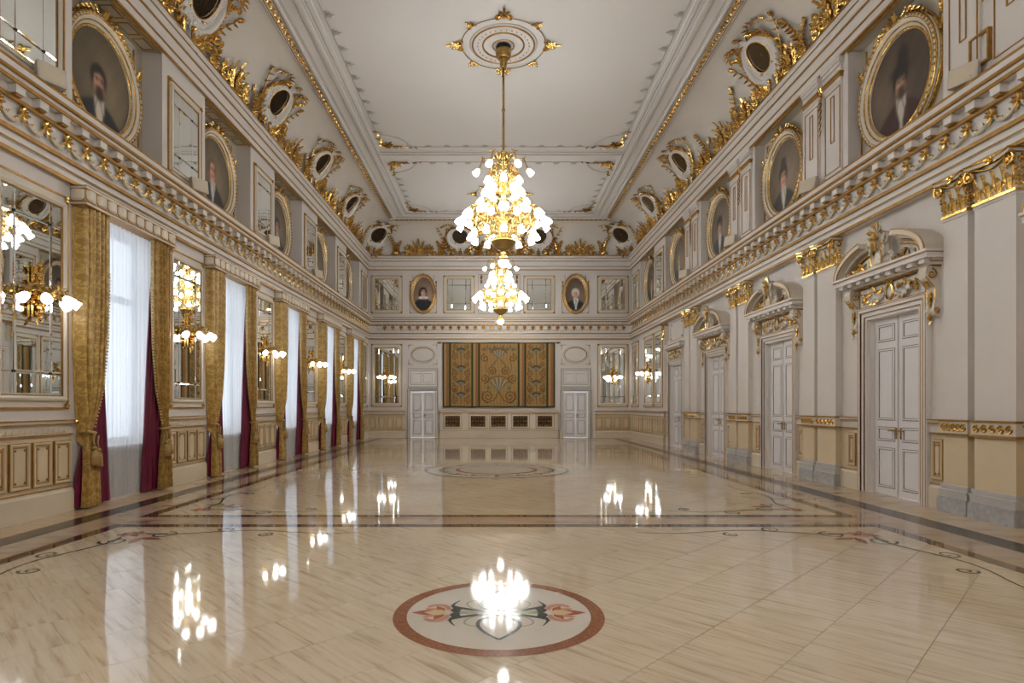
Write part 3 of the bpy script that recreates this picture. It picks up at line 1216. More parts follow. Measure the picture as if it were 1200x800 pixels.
# bracket on the last pier before the mirrors
g = MB()
g.box(-.10, .10, -.16, .1, .50, .56, 0).box(-.07, .07, -.06, .1, -.05, .5, 1)
g.scroll((0, -.1, .42), (0, -1, 0), (0, 0, 1), .09, 1.4, PI / 2, 1, .03, 6, 0)
g.acanthus((0, -.07, .36), (0, -.1, -1), (0, -1, 0), .4, .2, .1, 0)
g.build('bracket', ['gold', 'cream_paint'], wall_right, at('R', 22.62, 0, 4.05), RZ['R'])

# ------------------------------------------------------------------ doors
def leaf_door(parent, x0, x1, h, y, panels, hinge, handle=True):
    """one door leaf with raised panels; panels = [(z0, z1)] """
    g = MB().box(x0 + .004, x1 - .004, y - .02, y + .025, .012, h - .01)
    lf = g.build('door_leaf', 'door_paint', parent)
    m = .095
    for z0, z1 in panels:
        g = MB()
        g.moulding(x0 + m, x1 - m, z0, z1, [(0, y - .02), (.012, y - .034), (.026, y - .034), (.036, y - .022)], 0)
        g.box(x0 + m + .06, x1 - m - .06, y - .030, y - .02, z0 + .06, z1 - .06, 0)
        g.rect(x0 + m + .026, x1 - m - .026, z0 + .026, z1 - .026, .010, y - .02, y - .030, 1)
        g.rect(x0 + m - .006, x1 - m + .006, z0 - .006, z1 + .006, .009, y - .02, y - .024, 1)
        g.build('door_panel', ['door_paint', 'brown_line'], lf)
    if handle:
        s = 1 if hinge < 0 else -1
        xe = x1 - .055 if hinge < 0 else x0 + .055
        g = MB()
        g.box(xe - .015, xe + .015, y - .030, y - .02, .96, 1.15)
        g.tube([(xe, y - .03, 1.10), (xe, y - .075, 1.10), (xe - s * .13, y - .075, 1.095)], .012, 6)
        g.ball((xe, y - .033, .99), .014, 6)
        g.build('door_handle', 'brass_dark', lf)
    return lf


TALL = [(.13, .80), (.92, 1.15), (1.27, 2.47), (2.60, 2.88)]
LOW = [(.18, .84), (.95, 1.17), (1.30, 2.06)]


def casing(g, hw, h, w, y, z_top=None, mi=0):
    """stepped architrave round an opening of half width hw and height h"""
    steps = ((0, .05, -.05), (.05, .13, -.065), (.13, w, -.085))
    for a, b, yy in steps:
        for s in (-1, 1):
            g.box(min(s * (hw + a), s * (hw + b)), max(s * (hw + a), s * (hw + b)), y + yy, y + .02, 0, h + a, mi)
        g.box(-hw - b, hw + b, y + yy, y + .02, h + a, h + b, mi)
    for a, yy in ((.05, -.068), (.13, -.089), (w - .024, -.089)):
        for s in (-1, 1):
            g.box(min(s * (hw + a), s * (hw + a + .012)), max(s * (hw + a), s * (hw + a + .012)), y + yy, y, 0, h + a, 1)
        g.box(-hw - a - .012, hw + a + .012, y + yy, y, h + a, h + a + .012, 1)
    return g


def relief_frieze():
    """oval boss, ribbons and scrolling leaves for the frieze over a door"""
    g = MB()
    g.oval(0, 0, .085, .11, [(.03, 0), (.025, -.03), (.0, -.035), (-.01, -.02)], 18, 0)
    g.ball((0, -.0, 0), .085, 10, 1, 1.2, .3)
    for s in (-1, 1):
        g.tube([(s * (.12 + .42 * i / 9), -.03, -.02 - .10 * math.sin(PI * i / 9)) for i in range(10)], [.014 + .02 * math.sin(PI * i / 9) for i in range(10)], 5, 1)
        for i in range(1, 9):
            g.leaf((s * (.12 + .42 * i / 9), -.045, -.02 - .10 * math.sin(PI * i / 9)), (s * .5, -.4, 1 if i % 2 else -1), (0, -1, 0), .07, .05, .2, i % 2)
        for i, (x, z, r) in enumerate(((.22, .07, .06), (.36, .08, .05), (.50, .06, .06), (.62, -.02, .07))):
            g.scroll((s * x, -.02, z), (s, 0, 0), (0, 0, 1), r, 1.3, PI if i % 2 else 0, 1 if i % 2 else -1, .014, 5, 0, k=8)
            g.leaf((s * x, -.02, z), (s * .6, -.2, .9 if i % 2 else -.9), (0, -1, 0), .11, .06, .2, 0)
        g.acanthus((s * .60, -.02, .10), (s * .25, 0, -1), (0, -1, 0), .24, .12, .15, 0)
        g.acanthus((0, -.02, .10), (s * .7, 0, .6), (0, -1, 0), .12, .08, .15, 0)
    return g.mesh('relief_leafwork', ['gold', 'cream_paint'])


def console_mesh():
    g = MB()
    prof = []
    for y, z in ((.0, .70), (-.20, .70), (-.22, .62), (-.21, .53), (-.13, .46), (-.085, .38), (-.075, .25), (-.09, .12), (-.11, .05), (-.08, -.02), (0, -.05)):
        prof.append((y, z))
    n = len(prof)
    vs = [(-.085, y, z) for y, z in prof] + [(.085, y, z) for y, z in prof]
    fs = [tuple(range(n)), tuple(range(2 * n - 1, n - 1, -1))] + [(i, (i + 1) % n, n + (i + 1) % n, n + i) for i in range(n)]
    g.add(vs, fs, 0)
    for s in (-1, 1):
        g.scroll((s * .088, -.13, .585), (0, -1, 0), (0, 0, 1), .085, 1.5, PI / 2, 1, .016, 5, 1)
        g.scroll((s * .088, -.06, .06), (0, -1, 0), (0, 0, 1), .05, 1.2, -PI / 2, -1, .012, 5, 1)
        g.tube([(s * .08, -.215, .55), (s * .08, -.135, .455), (s * .08, -.08, .38), (s * .08, -.08, .2)], .010, 4, 1)
    g.acanthus((0, -.20, .62), (0, .35, -1), (0, -1, 0), .26, .14, .1, 1)
    for k in range(4):
        g.acanthus((0, -.085, .34 - .09 * k), (0, -.1, -1), (0, -1, 0), .12, .10 - .012 * k, .15, 1)
    g.ball((0, -.10, -.05), .035, 8, 1)
    g.leaf((0, -.09, -.07), (0, 0, -1), (0, -1, 0), .10, .05, .1, 1)
    return g.mesh('console', ['cream_paint', 'gold'])


def crest_mesh():
    g = MB()
    # waisted shield, shell and leafwork
    g.lathe([(.20, 0), (.24, .06), (.20, .14), (.15, .27), (.14, .38), (.18, .47), (.15, .56), (.05, .60)], 16, (0, -.18, 3.78), 0, 1., .55)
    for s in (-1, 1):
        g.scroll((s * .20, -.22, 3.90), (s, 0, 0), (0, 0, 1), .13, 1.5, -PI / 2, 1, .035, 6, 0)
        g.scroll((s * .14, -.25, 4.22), (s, 0, 0), (0, 0, 1), .09, 1.5, PI / 2, -1, .026, 6, 0)
        g.acanthus((s * .10, -.28, 3.80), (s * .25, 0, 1), (0, -1, 0), .34, .13, .1, 0)
        g.tube([(s * .13, -.29, 3.82), (s * .15, -.30, 3.95), (s * .10, -.30, 4.1), (s * .12, -.30, 4.2)], .014, 5, 1)
        g.acanthus((s * .10, -.29, 4.15), (s * .7, 0, .7), (0, -1, 0), .2, .13, .2, 0)
        g.acanthus((s * .30, -.22, 3.80), (s, 0, .25), (0, -1, 0), .32, .13, .1, 1)
        g.acanthus((s * .45, -.20, 3.80), (s * .8, 0, .8), (0, -1, 0), .24, .12, .1, 1)
        for i in range(5):
            g.leaf((s * (.28 + .13 * i), -.2, 3.79), (s * .6, -.3, .8 if i % 2 else .5), (0, -1, 0), .13, .07, .2, 1)
    for q in range(9):
        a_ = (q / 8 - .5) * 3.6
        g.lobe((0, -.27, 4.34), (math.sin(a_), -.1, math.cos(a_)), (0, -1, 0), .19, .085, .25, q % 2)
    g.palmette((0, -.30, 4.05), (0, 0, 1), (1, 0, 0), (0, -1, 0), .16, .12, 1, 5)
    g.ball((0, -.31, 4.25), .05, 8, 1)
    for q in range(6):
        g.leaf((0, -.31, 4.25), (math.cos(q * PI / 3), 0, math.sin(q * PI / 3)), (0, -1, 0), .11, .07, .3, 1)
    return g.mesh('crest', ['cream_paint', 'gold'])


FRZ, CONS, CREST = relief_frieze(), console_mesh(), crest_mesh()


def arc_half(g, s, a, b, th, y0, y1, a0, a1, n, mi, cz=3.76):
    outer = [(s * a * math.cos(a0 + (a1 - a0) * i / n), cz + b * math.sin(a0 + (a1 - a0) * i / n)) for i in range(n + 1)]
    inner = [(s * (a - th) * math.cos(a0 + (a1 - a0) * i / n), cz + (b - th) * math.sin(a0 + (a1 - a0) * i / n)) for i in range(n, -1, -1)]
    # quads, so that the hollow side stays clean
    for i in range(n):
        q = [outer[i], outer[i + 1], inner[n - i - 1], inner[n - i]]
        g.prism(q, y0, y1, mi)


def tall_door(n, w, pediment):
    d = put('door_%d' % n, None, None, at('R', w, -RW), RZ['R'])
    struct(d)
    leaf_door(d, -.62, 0, 2.99, .10, TALL, -1)
    leaf_door(d, 0, .62, 2.99, .10, TALL, 1)
    g = casing(MB(), .64, 3.0, .21, 0)
    for s in (-1, 1):
        g.box(min(s * .62, s * .64), max(s * .62, s * .64), 0, .14, 0, 3.0, 0)
    g.box(-.64, .64, 0, .14, 2.985, 3.0, 0)
    g.build('door_casing', ['trim_paint', 'gold_line'], d)
    MB().box(-.02, .02, .066, .085, .01, 2.98, 0).box(-.004, .004, .062, .07, .01, 2.98, 1).build('astragal', ['door_paint', 'brown_line'], d)
    # frieze
    hw = .82
    fz = MB().box(-hw, hw, -.06, .02, 3.21, 3.56).build('frieze', 'trim_paint', d)
    put('relief_leafwork', FRZ, fz, (0, -.06, 3.385))
    g = MB()
    g.rect(-hw + .004, hw - .004, 3.215, 3.550, .016, -.05, -.07)
    g.build('gold_line', 'gold_line', fz)
    if pediment:
        for s in (-1, 1):
            put('console', CONS, d, (s * .94, 0, 2.86))
    L = 1.18 if pediment else .98
    dp = 0 if pediment else .12
    g = MB()
    for x, y, z0, z1, m in ((-.14, -.13, 3.555, 3.58, 1), (-.10, -.16, 3.58, 3.62, 0), (-.10, -.20, 3.62, 3.635, 1), (0, -.32 + dp, 3.66, 3.73, 0), (.0, -.34 + dp, 3.73, 3.745, 1), (.02, -.35 + dp, 3.745, 3.78, 0)):
        g.box(-L - x, L + x, y, .02, z0, z1, m)
    g.box(-L + .06, L - .06, -.2, .02, 3.63, 3.665, 0)
    cn = g.build('cornice', ['trim_paint', 'gold_line'], d)
    dm = MB().box(-.055, .055, -.28 + dp, -.15, 3.60, 3.66).mesh('dentil', 'trim_paint')
    for i in range(9):
        put('dentil', dm, cn, (-L + .16 + (2 * L - .32) * i / 8, 0, 0))
    if not pediment:
        return
    g = MB()
    for s in (-1, 1):
        arc_half(g, s, 1.16, .56, .10, -.34, .0, 0.0, 1.20, 12, 0)
        arc_half(g, s, 1.06, .46, .05, -.22, .0, 0.0, 1.20, 12, 0)
        arc_half(g, s, .97, .37, .035, -.17, .0, 0.0, 1.15, 12, 1)
        arc_half(g, s, .90, .31, .05, -.13, .0, 0.0, 1.15, 12, 0)
        arc_half(g, s, 1.165, .565, .02, -.347, -.33, 0.0, 1.20, 12, 1)
        arc_half(g, s, 1.075, .475, .018, -.347, -.33, 0.0, 1.20, 12, 1)
        g.prism([(s * .95, 3.77), (s * .2, 3.77), (s * .2, 4.1), (s * .5, 4.08), (s * .8, 3.95)], -.06, 0, 0)
        x, z = s * 1.11 * math.cos(1.20), 3.76 + .51 * math.sin(1.20)
        g.scroll((x - s * .0, -.20, z - .04), (-s, 0, 0), (0, 0, 1), .075, 1.3, PI / 2, 1, .03, 6, 0)
    g.build('pediment', ['cream_paint', 'gold_line'], d)
    put('crest', CREST, d)


for i, w in enumerate(DOORS_R):
    tall_door(i if i else 7, w, i < 4)
# panel over the last tall door
g = MB()
g.rect(-.75, .75, 3.92, 4.60, .014, .0, -.012)
for sx in (-1, 1):
    for z in (4.0, 4.5):
        g.ball((sx * .62, -.01, z), .03, 6)
g.build('overdoor_panel', 'gold_line', wall_right, at('R', WIN[5], -RW), RZ['R'])

for i, x in enumerate(DOORS_B):
    d = put('door_%d' % (i + 5), None, None, at('B', x), 0)
    struct(d)
    leaf_door(d, -.56, 0, 2.19, .05, LOW, 1, False)
    leaf_door(d, 0, .56, 2.19, .05, LOW, 1, True)
    casing(MB(), .57, 2.2, .17, 0).build('door_casing', ['trim_paint', 'brown_line'], d)
    g = MB()
    g.box(-.76, .76, -.11, .02, 2.30, 2.35, 0).box(-.73, .73, -.13, .02, 2.35, 2.37, 1).box(-.74, .74, -.15, .02, 2.37, 2.41, 0)
    g.build('cornice', ['trim_paint', 'brown_line'], d)
    # panelled overdoor and the oval field above it
    g = MB()
    g.moulding(-.70, .70, 2.43, 3.30, [(0, 0), (.01, -.06), (.05, -.06), (.06, -.03), (.10, -.03)], 0)
    g.box(-.6, .6, -.03, 0, 2.53, 3.2, 0)
    for s in (-1, 1):
        g.moulding(-.52 if s < 0 else .02, -.02 if s < 0 else .52, 2.60, 3.13, [(0, -.03), (.02, -.05), (.05, -.05), (.07, -.035)], 0)
    g.rect(-.70, .70, 2.43, 3.30, .014, 0, -.066, 1)
    g.rect(-.60, .60, 2.53, 3.20, .012, 0, -.036, 1)
    g.build('overdoor_panel', ['trim_paint', 'brown_line'], wall_back, at('B', x), 0)
    g = MB()
    g.oval(0, 3.97, .56, .37, [(.05, 0), (.04, -.035), (.0, -.04), (-.02, -.02), (-.025, 0)], 40, 0)
    g.oval(0, 3.97, .56, .37, [(-.025, -.015), (-.028, -.03), (-.045, -.03), (-.05, 0)], 40, 1)
    g.oval(0, 3.97, .61, .42, [(.0, 0), (.0, -.03), (-.015, -.03), (-.015, 0)], 40, 1)
    for sx in (-1, 1):
        for sz in (-1, 1):
            g.box(min(sx * .45, sx * .68), max(sx * .45, sx * .68), -.012, 0, 3.97 + sz * .46 - .008, 3.97 + sz * .46 + .008, 1)
            g.box(sx * .68 - .008, sx * .68 + .008, -.012, 0, min(3.97 + sz * .22, 3.97 + sz * .46), max(3.97 + sz * .22, 3.97 + sz * .46), 1)
            g.ball((sx * .66, -.01, 3.97 + sz * .44), .035, 6, 1)
    g.build('oval_panel', ['cream_paint', 'gold_line'], wall_back, at('B', x), 0)

# far wall: dado chest under the tapestry with five grilles
g = MB()
x0, x1 = -2.71, 2.93
g.box(x0, x1, -.22, 0, 0, .36, 0)
g.box(x0 + .03, x1 - .03, -.19, 0, .36, 1.22, 1)
g.box(x0 - .02, x1 + .02, -.24, 0, 1.22, 1.31, 0)
chest = g.build('radiator_casing', ['tan_light', 'cream_paint'], wall_back, at('B', 0), 0)
g = MB()
for z in (.355, 1.205, 1.295):
    g.box(x0 - .02, x1 + .02, -.247 if z > 1 else -.225, 0, z, z + .018)
g.build('gold_line', 'gold_line', chest)
for cxp in (530, 560, 584, 610, 639):
    cx = (cxp - 582) * .0402
    g = MB()
    g.box(-.36, .36, -.195, -.19, .50, 1.08, 0)
    g.rect(-.44, .44, .44, 1.14, .02, -.19, -.205, 2)
    g.moulding(-.40, .40, .48, 1.10, [(0, -.19), (.015, -.215), (.045, -.215), (.06, -.19)], 1)
    gr = g.build('radiator_grille', ['mesh_dark', 'cream_paint', 'gold_line'], chest, (cx, 0, 0))
    g = MB()
    for i in range(5):
        for j in range(3):
            c = (-.26 + .13 * i, -.198, .62 + .17 * j)
            g.scroll(c, (1, 0, 0), (0, 0, 1), .062, 1.2, (i + j) % 2 * PI, 1 if (i + j) % 2 else -1, .012, 4, 0, k=7)
            g.leaf(c, (.5, 0, .8), (0, -1, 0), .09, .04, .1)
    g.build('grille_scrollwork', 'gold', gr)
for sx in (x0 - .12, x1 + .12):
    MB().box(-.06, .06, -.10, 0, 0, .36).build('baseboard', 'tan_light', wall_back, at('B', sx), 0)

# ------------------------------------------------------------------ windows of the left wall
ORD = {6: 'first', 5: 'second', 4: 'third', 3: 'fourth', 2: 'fifth', 1: 'sixth', 0: 'seventh'}
sash = MB()
for x0, x1, z0, z1 in ((-.98, -.90, .87, 4.45), (.90, .98, .87, 4.45), (-.98, .98, .87, .97), (-.98, .98, 4.36, 4.45), (-.05, .05, .9, 4.4), (-.95, .95, 3.28, 3.40)):
    sash.box(x0, x1, -.03, .04, z0, z1)
SASH = sash.mesh('sash', 'white_frame')
PANE = {}
for nm, z0, z1 in (('low', .97, 3.28), ('top', 3.40, 4.36)):
    PANE[nm] = MB().box(-.425, .425, 0, .006, z0, z1).mesh('pane', 'window_glass')


def cloth(el, er, z0, z1, yf, amp, folds, nu=48, nv=28, seed=0, gather=None, ret=0., xa=.012):
    """hanging cloth: el(z), er(z) are its edges along the wall; returns MB with uvs"""
    rr = random.Random(seed)
    ph = rr.random() * 6
    g = MB()
    uv = []
    for j in range(nv + 1):
        z = z0 + (z1 - z0) * j / nv
        a, b = el(z), er(z)
        k = 1. if gather is None else (.55 + .45 * min(1, abs(z - gather) / .6))
        for i in range(nu + 1):
            t = i / nu
            f = math.sin(2 * PI * folds * t + ph + .25 * math.sin(z * 1.3)) + .35 * math.sin(2 * PI * folds * 2.3 * t + ph * 2 + z * .4)
            x = a + (b - a) * t + xa * math.cos(2 * PI * folds * t + ph) * min(1, abs(b - a) * 2) * (1 if xa < .02 else .55 + .6 * math.sin(7.3 * t + 1 + .15 * z) * math.sin(17 * t))
            rz_ = ret * min(1., max(0., (z - .95) / .7))
            e = min(1., t / rz_) if rz_ > 1e-4 else 1.
            e = e * e * (3 - 2 * e)
            g.v.append((x, (yf(z) + amp * k * f) * e - .012 * (1 - e), z))
            uv.append((t, z))
    for j in range(nv):
        for i in range(nu):
            q = j * (nu + 1) + i
            g.f.append((q, q + 1, q + nu + 2, q + nu + 1))
            g.m.append(0)
    g.uv = uv
    return g


def cloth_mesh(g, name, m, width):
    me = g.mesh(name, m, True)
    ul = me.uv_layers.new(name='cloth')
    for lp in me.loops:
        u, v = g.uv[lp.vertex_index]
        ul.data[lp.index].uv = (u * width, v)
    return me


def lerp_tab(tab):
    zs = [a for a, _ in tab]
    vs = [b for _, b in tab]
    return lambda z: float(np.interp(z, zs, vs))


# widths measured from the outer end of the pelmet inwards
G_OUT = lerp_tab([(0, .03), (.7, .08), (1.1, .10), (1.6, .05), (2.4, .0), (4.5, .0)])
G_IN = lerp_tab([(0, .40), (.55, .36), (.95, .27), (1.12, .25), (1.35, .33), (1.8, .48), (2.5, .58), (3.3, .61), (4.5, .62)])
R_OUT = lerp_tab([(0, -.03), (.5, .02), (.9, .14), (1.4, .16), (4.5, .18)])
R_IN = lerp_tab([(0, .80), (.8, .74), (1.6, .68), (2.6, .60), (3.4, .52), (4.0, .45), (4.5, .42)])
GOLD_C, RED_C, TRIM_C = {}, {}, {}
for s in (-1, 1):
    def mir(f, s=s):
        return lambda z: s * (1.19 - f(z))
    GOLD_C[s] = cloth_mesh(cloth(mir(G_OUT), mir(G_IN), .03, 4.404, lambda z: -.158 + .03 * math.exp(-((z - 1.1) / .35) ** 2), .046, 5.5, 72, 36, 3 + s, 1.1, .22), 'drape', 'gold_brocade', 1.3)
    RED_C[s] = cloth_mesh(cloth(mir(R_OUT), mir(R_IN), .03, 4.404, lambda z: -.066, .018, 5, 48, 20, 9 + s), 'drape', 'crimson', 1.)
    g = MB()
    for i in range(46):
        z = 1.2 + i * .052
        g.ball((s * (1.19 - G_IN(z) - .018), -.155, z), .017, 5)
    TRIM_C[s] = g.mesh('ball_fringe', 'fringe')
VOILE = cloth_mesh(cloth(lambda z: -.95, lambda z: .95, .05, 4.404, lambda z: -.024, .015, 16, 220, 12, 5, None, 0., .034), 'voile', 'sheer_voile', 2.)
tb = MB()
tb.tube([(.115 * math.cos(a) * 1.05, .075 * math.sin(a), .02 * math.cos(a)) for a in [2 * PI * i / 14 for i in range(15)]], .020, 6)
tb.tube([(.11, .04, .01), (.14, .10, .08)], .014, 5)
TIE = tb.mesh('tieback_cord', 'rope')
ts = MB()
ts.tube([(0, 0, .0), (.005, -.01, -.1), (0, 0, -.17)], .012, 5)
ts.ball((0, 0, -.20), .035, 8)
ts.lathe([(.02, -.22), (.042, -.25), (.05, -.30), (.055, -.42), (.03, -.425)], 10)
TASSEL = ts.mesh('tassel', 'tassel', True)
FINIAL = MB().lathe([(.012, 0), (.012, .05), (.03, .06), (.035, .08), (.015, .10)], 8).mesh('tieback_hook', 'brass')


def pelmet_mesh():
    g = MB()
    L = 1.20
    g.box(-L, L, -.24, 0, 4.645, 4.675, 0)
    g.box(-L + .015, L - .015, -.215, 0, 4.45, 4.645, 0)
    g.box(-L, L, -.235, 0, 4.415, 4.45, 0)
    for z0, z1, y in ((4.675, 4.687, -.245), (4.632, 4.645, -.242), (4.445, 4.458, -.240), (4.408, 4.416, -.240)):
        g.box(-L - .004, L + .004, y, 0, z0, z1, 1)
    return g.mesh('pelmet_board', ['cream_paint', 'gold_line'])


def flute_mesh():
    g = MB()
    n, w = 8, .105
    rows = []
    for i in range(n + 1):
        a = PI * i / n
        rows.append((w * -math.cos(a), -.045 * math.sin(a)))
    vs = [(x, y, .17) for x, y in rows] + [(x, y * .95, .04) for x, y in rows] + [(x * .75, y * .3, .0) for x, y in rows]
    fs = []
    for r in range(2):
        for i in range(n):
            fs.append((r * (n + 1) + i, r * (n + 1) + i + 1, (r + 1) * (n + 1) + i + 1, (r + 1) * (n + 1) + i))
    g.add(vs, fs, 0)
    g.tube([(-w - .004, -.004, .17), (-w - .004, -.006, .05), (-w * .7, -.02, .005), (0, -.035, -.002), (w * .7, -.02, .005), (w + .004, -.006, .05), (w + .004, -.004, .17)], .008, 4, 1)
    return g.mesh('scallop', ['cream_paint', 'gold_line'])


PEL, FLU = pelmet_mesh(), flute_mesh()
for i, w in enumerate(WIN):
    if i == 0:
        continue
    nth = ORD[i]
    d = put('window_%d' % i, SASH, None, at('L', w, -.42), RZ['L'])
    struct(d)
    for sx in (-1, 1):
        for nm in ('low', 'top'):
            put('pane', PANE[nm], d, (sx * .475, 0, 0))
    pe = put('pelmet', PEL, d, (0, -.42, 0))
    for k in range(10):
        put('scallop', FLU, pe, (-1.20 + .24 * (k + .5), -.215, 4.455))
    for s in (-1, 1):
        o = put('scallop', FLU, pe, (s * 1.185, -.105, 4.455), s * PI / 2)
    v = tag(put('sheer_curtain', VOILE, None, at('L', w), RZ['L']), 'white sheer voile curtain across the %s window from the tapestry wall' % nth, 'curtain', 'sheer curtains')
    for s in (-1, 1):
        side = 'side towards the tapestry wall' if s > 0 else 'side away from the tapestry wall'
        tag(put('crimson_curtain', RED_C[s], None, at('L', w), RZ['L']), 'crimson drape, %s, %s window from the tapestry wall' % (side, nth), 'curtain', 'crimson drapes')
        c = tag(put('brocade_curtain', GOLD_C[s], None, at('L', w), RZ['L']), 'gold brocade curtain, %s, %s window from the tapestry wall' % (side, nth), 'curtain', 'gold brocade curtains')
        put('ball_fringe', TRIM_C[s], c)['kind'] = 'stuff'
        t = put('tieback_cord', TIE, c, (s * (1.19 - .175), -.135, 1.12), 0 if s > 0 else PI)
        put('tieback_hook', FINIAL, c, (s * (1.19 + .0), -.02, 1.28), 0).rotation_euler = (PI / 2, 0, 0)
        put('tassel', TASSEL, t, (-.01, -s * .085, -.02)).scale = (1.2, 1.2, 1.1)
        put('tassel', TASSEL, t, (-.105, -s * .08, -.05)).scale = (1.2, 1.2, 1.1)

# ================================================================== ORNAMENT OF COVE AND ATTIC
def stem_spray(g, pts, leafn, L, W, tr=.018, mi=0, nrm=(0, -1, 0)):
    """branch with leaves on both sides; pts in the ornament plane"""
    P = [Vector(p) for p in pts]
    g.tube(P, [tr * (1 - .6 * i / (len(P) - 1)) for i in range(len(P))], 5, mi)
    for i in range(leafn):
        t = (i + .6) / leafn * (len(P) - 1)
        k = min(int(t), len(P) - 2)
        b = P[k].lerp(P[k + 1], t - k)
        d = (P[k + 1] - P[k]).normalized()
        sd = d.cross(Vector(nrm)).normalized()
        for s in (-1, 1):
            a = .75 + .2 * ((i + s) % 2)
            g.leaf(b + sd * (s * tr * .5), d * math.cos(a) + sd * (s * math.sin(a)) + Vector((0, -.25, 0)), nrm, L * (1 - .35 * i / leafn), W * (1 - .3 * i / leafn), .25, mi)
    g.acanthus(P[-1], (P[-1] - P[-2]), nrm, L * 1.1, W * 1.6, .3, mi)
    return g


def curve(p0, p1, p2, p3, n=9, y=-.04):
    return [(a, y - .03 * math.sin(PI * i / n), b) for i, (a, b) in enumerate(bez(p0, p1, p2, p3, n))]


def cartouche_parts():
    A, B, SC_ = .35, .37, .98
    vent = MB()
    vent.oval(0, SC_, A, B, [(-A + .01, -.03), (-.18, -.03), (-.08, -.03), (0.02, -.03)], 28, 0)
    wires = MB()
    for i in range(-8, 9):
        x = i * .042
        if abs(x) < A:
            h = B * math.sqrt(1 - (x / A) ** 2)
            wires.tube([(x, -.034, SC_ - h), (x, -.034, SC_), (x, -.034, SC_ + h)], .006, 3)
        z = i * .045
        if abs(z) < B:
            h = A * math.sqrt(1 - (z / B) ** 2)
            wires.tube([(-h, -.038, SC_ + z), (0, -.038, SC_ + z), (h, -.038, SC_ + z)], .006, 3)
    fr = MB()
    fr.oval(0, SC_, A, B, [(-.01, -.02), (.0, -.08), (.03, -.095), (.05, -.06), (.10, -.10), (.15, -.07), (.18, -.09), (.22, -.05), (.24, 0)], 32, 0)
    for s in (-1, 1):
        fr.tube(curve((s * .12, .42), (s * .75, .45), (s * .62, 1.15), (s * .42, 1.38), 12), [.04 + .045 * math.sin(PI * i / 12) for i in range(13)], 6, 0)
        fr.tube(curve((s * .18, .30), (s * .55, .32), (s * .50, .55), (s * .34, .60), 8), .04, 6, 0)
        fr.scroll((s * .50, -.05, 1.30), (s, 0, 0), (0, 0, 1), .13, 1.4, -PI / 2, 1, .035, 6, 0)
        fr.scroll((s * .22, -.06, .36), (s, 0, 0), (0, 0, 1), .12, 1.3, PI / 2, -1, .035, 6, 0)
        fr.scroll((s * .16, -.05, 1.55), (s, 0, 0), (0, 0, 1), .10, 1.2, -PI / 2, 1, .03, 6, 0)
    fr.palmette((0, -.06, 1.40), (0, 0, 1), (1, 0, 0), (0, -1, 0), .25, .2, 0, 7)
    fr.palmette((0, -.06, .28), (0, 0, 1), (1, 0, 0), (0, -1, 0), .24, .22, 0, 5)
    gd = MB()
    gd.oval(0, SC_, A, B, [(-.012, -.06), (.0, -.10), (.018, -.10), (.022, -.07)], 32, 0)
    for i in range(36):
        a = 2 * PI * i / 36
        gd.ball(((A + .10) * math.cos(a), -.09, SC_ + (B + .10) * math.sin(a)), .014, 5)
    for s in (-1, 1):
        gd.tube(curve((s * .62, .75), (s * .70, 1.25), (s * .40, 1.55), (s * .05, 1.42), 12, -.07), [.028 * (.5 + math.sin(PI * i / 12)) for i in range(13)], 6)
        gd.tube(curve((s * .10, 1.44), (s * .25, 1.62), (s * .42, 1.55), (s * .45, 1.40), 8, -.08), .022, 5)
        for q in range(6):
            t = q / 6
            gd.acanthus((s * (.66 - .1 * t), -.06, .70 + .6 * t), (s * .5, -.1, 1), (0, -1, 0), .17, .09, .2)
        gd.acanthus((s * .40, -.09, 1.42), (-s * .4, -.2, 1), (0, -1, 0), .24, .15, .3)
        gd.acanthus((s * .48, -.08, 1.34), (s * .9, -.2, .5), (0, -1, 0), .22, .14, .3)
        # branches to the sides and over the top
        stem_spray(gd, curve((s * .35, .30), (s * .62, .40), (s * .80, .85), (s * 1.02, 1.28), 8), 7, .17, .085, .026)
        stem_spray(gd, curve((s * .30, 1.50), (s * .45, 1.75), (s * .7, 1.70), (s * .80, 1.52), 7), 5, .14, .07, .02)
        stem_spray(gd, curve((s * .28, .18), (s * .6, .20), (s * .75, .45), (s * .72, .72), 7), 5, .16, .085, .024)
        gd.scroll((s * .42, -.06, .20), (s, 0, 0), (0, 0, 1), .12, 1.4, PI, 1, .03, 5)
        gd.scroll((s * .26, -.08, .62), (s, 0, 0), (0, 0, 1), .06, 1.2, 0, 1, .018, 5)
        gd.acanthus((s * .18, -.06, .12), (s * .6, -.1, .8), (0, -1, 0), .32, .19, .2)
        gd.acanthus((s * .30, -.06, .08), (s * .9, -.1, -.2), (0, -1, 0), .24, .14, .2)
        gd.acanthus((s * .10, -.10, .05), (s * .2, -.1, -1), (0, -1, 0), .2, .12, .1)
    gd.acanthus((0, -.08, 1.50), (0, -.1, 1), (0, -1, 0), .30, .2, .2)
    gd.acanthus((0, -.10, .30), (0, -.1, -1), (0, -1, 0), .34, .2, .1)
    gd.ball((0, -.12, .32), .05, 8)
    return vent, wires, fr, gd


def dup_mb(m):
    n = MB()
    n.v, n.f, n.m = list(m.v), list(m.f), list(m.m)
    return n


def corner_map(x, y, z):
    p, zz = cove_pt(z, -y)
    return (x, -(p * 1.414 + .30), zz)


_cp = cartouche_parts()
CART = [dup_mb(m).map(cove_map).mesh(n, mt, sm) for m, n, mt, sm in zip(_cp, ('cartouche', 'vent_mesh', 'cartouche_frame', 'gilt_leafwork'), ('mesh_dark', 'mesh_wire', 'trim_paint', 'gold'), (False, False, True, False))]
CART_C = [dup_mb(m).map(corner_map).mesh(n, mt, sm) for m, n, mt, sm in zip(_cp, ('cartouche', 'vent_mesh', 'cartouche_frame', 'gilt_leafwork'), ('mesh_dark', 'mesh_wire', 'trim_paint', 'gold'), (False, False, True, False))]


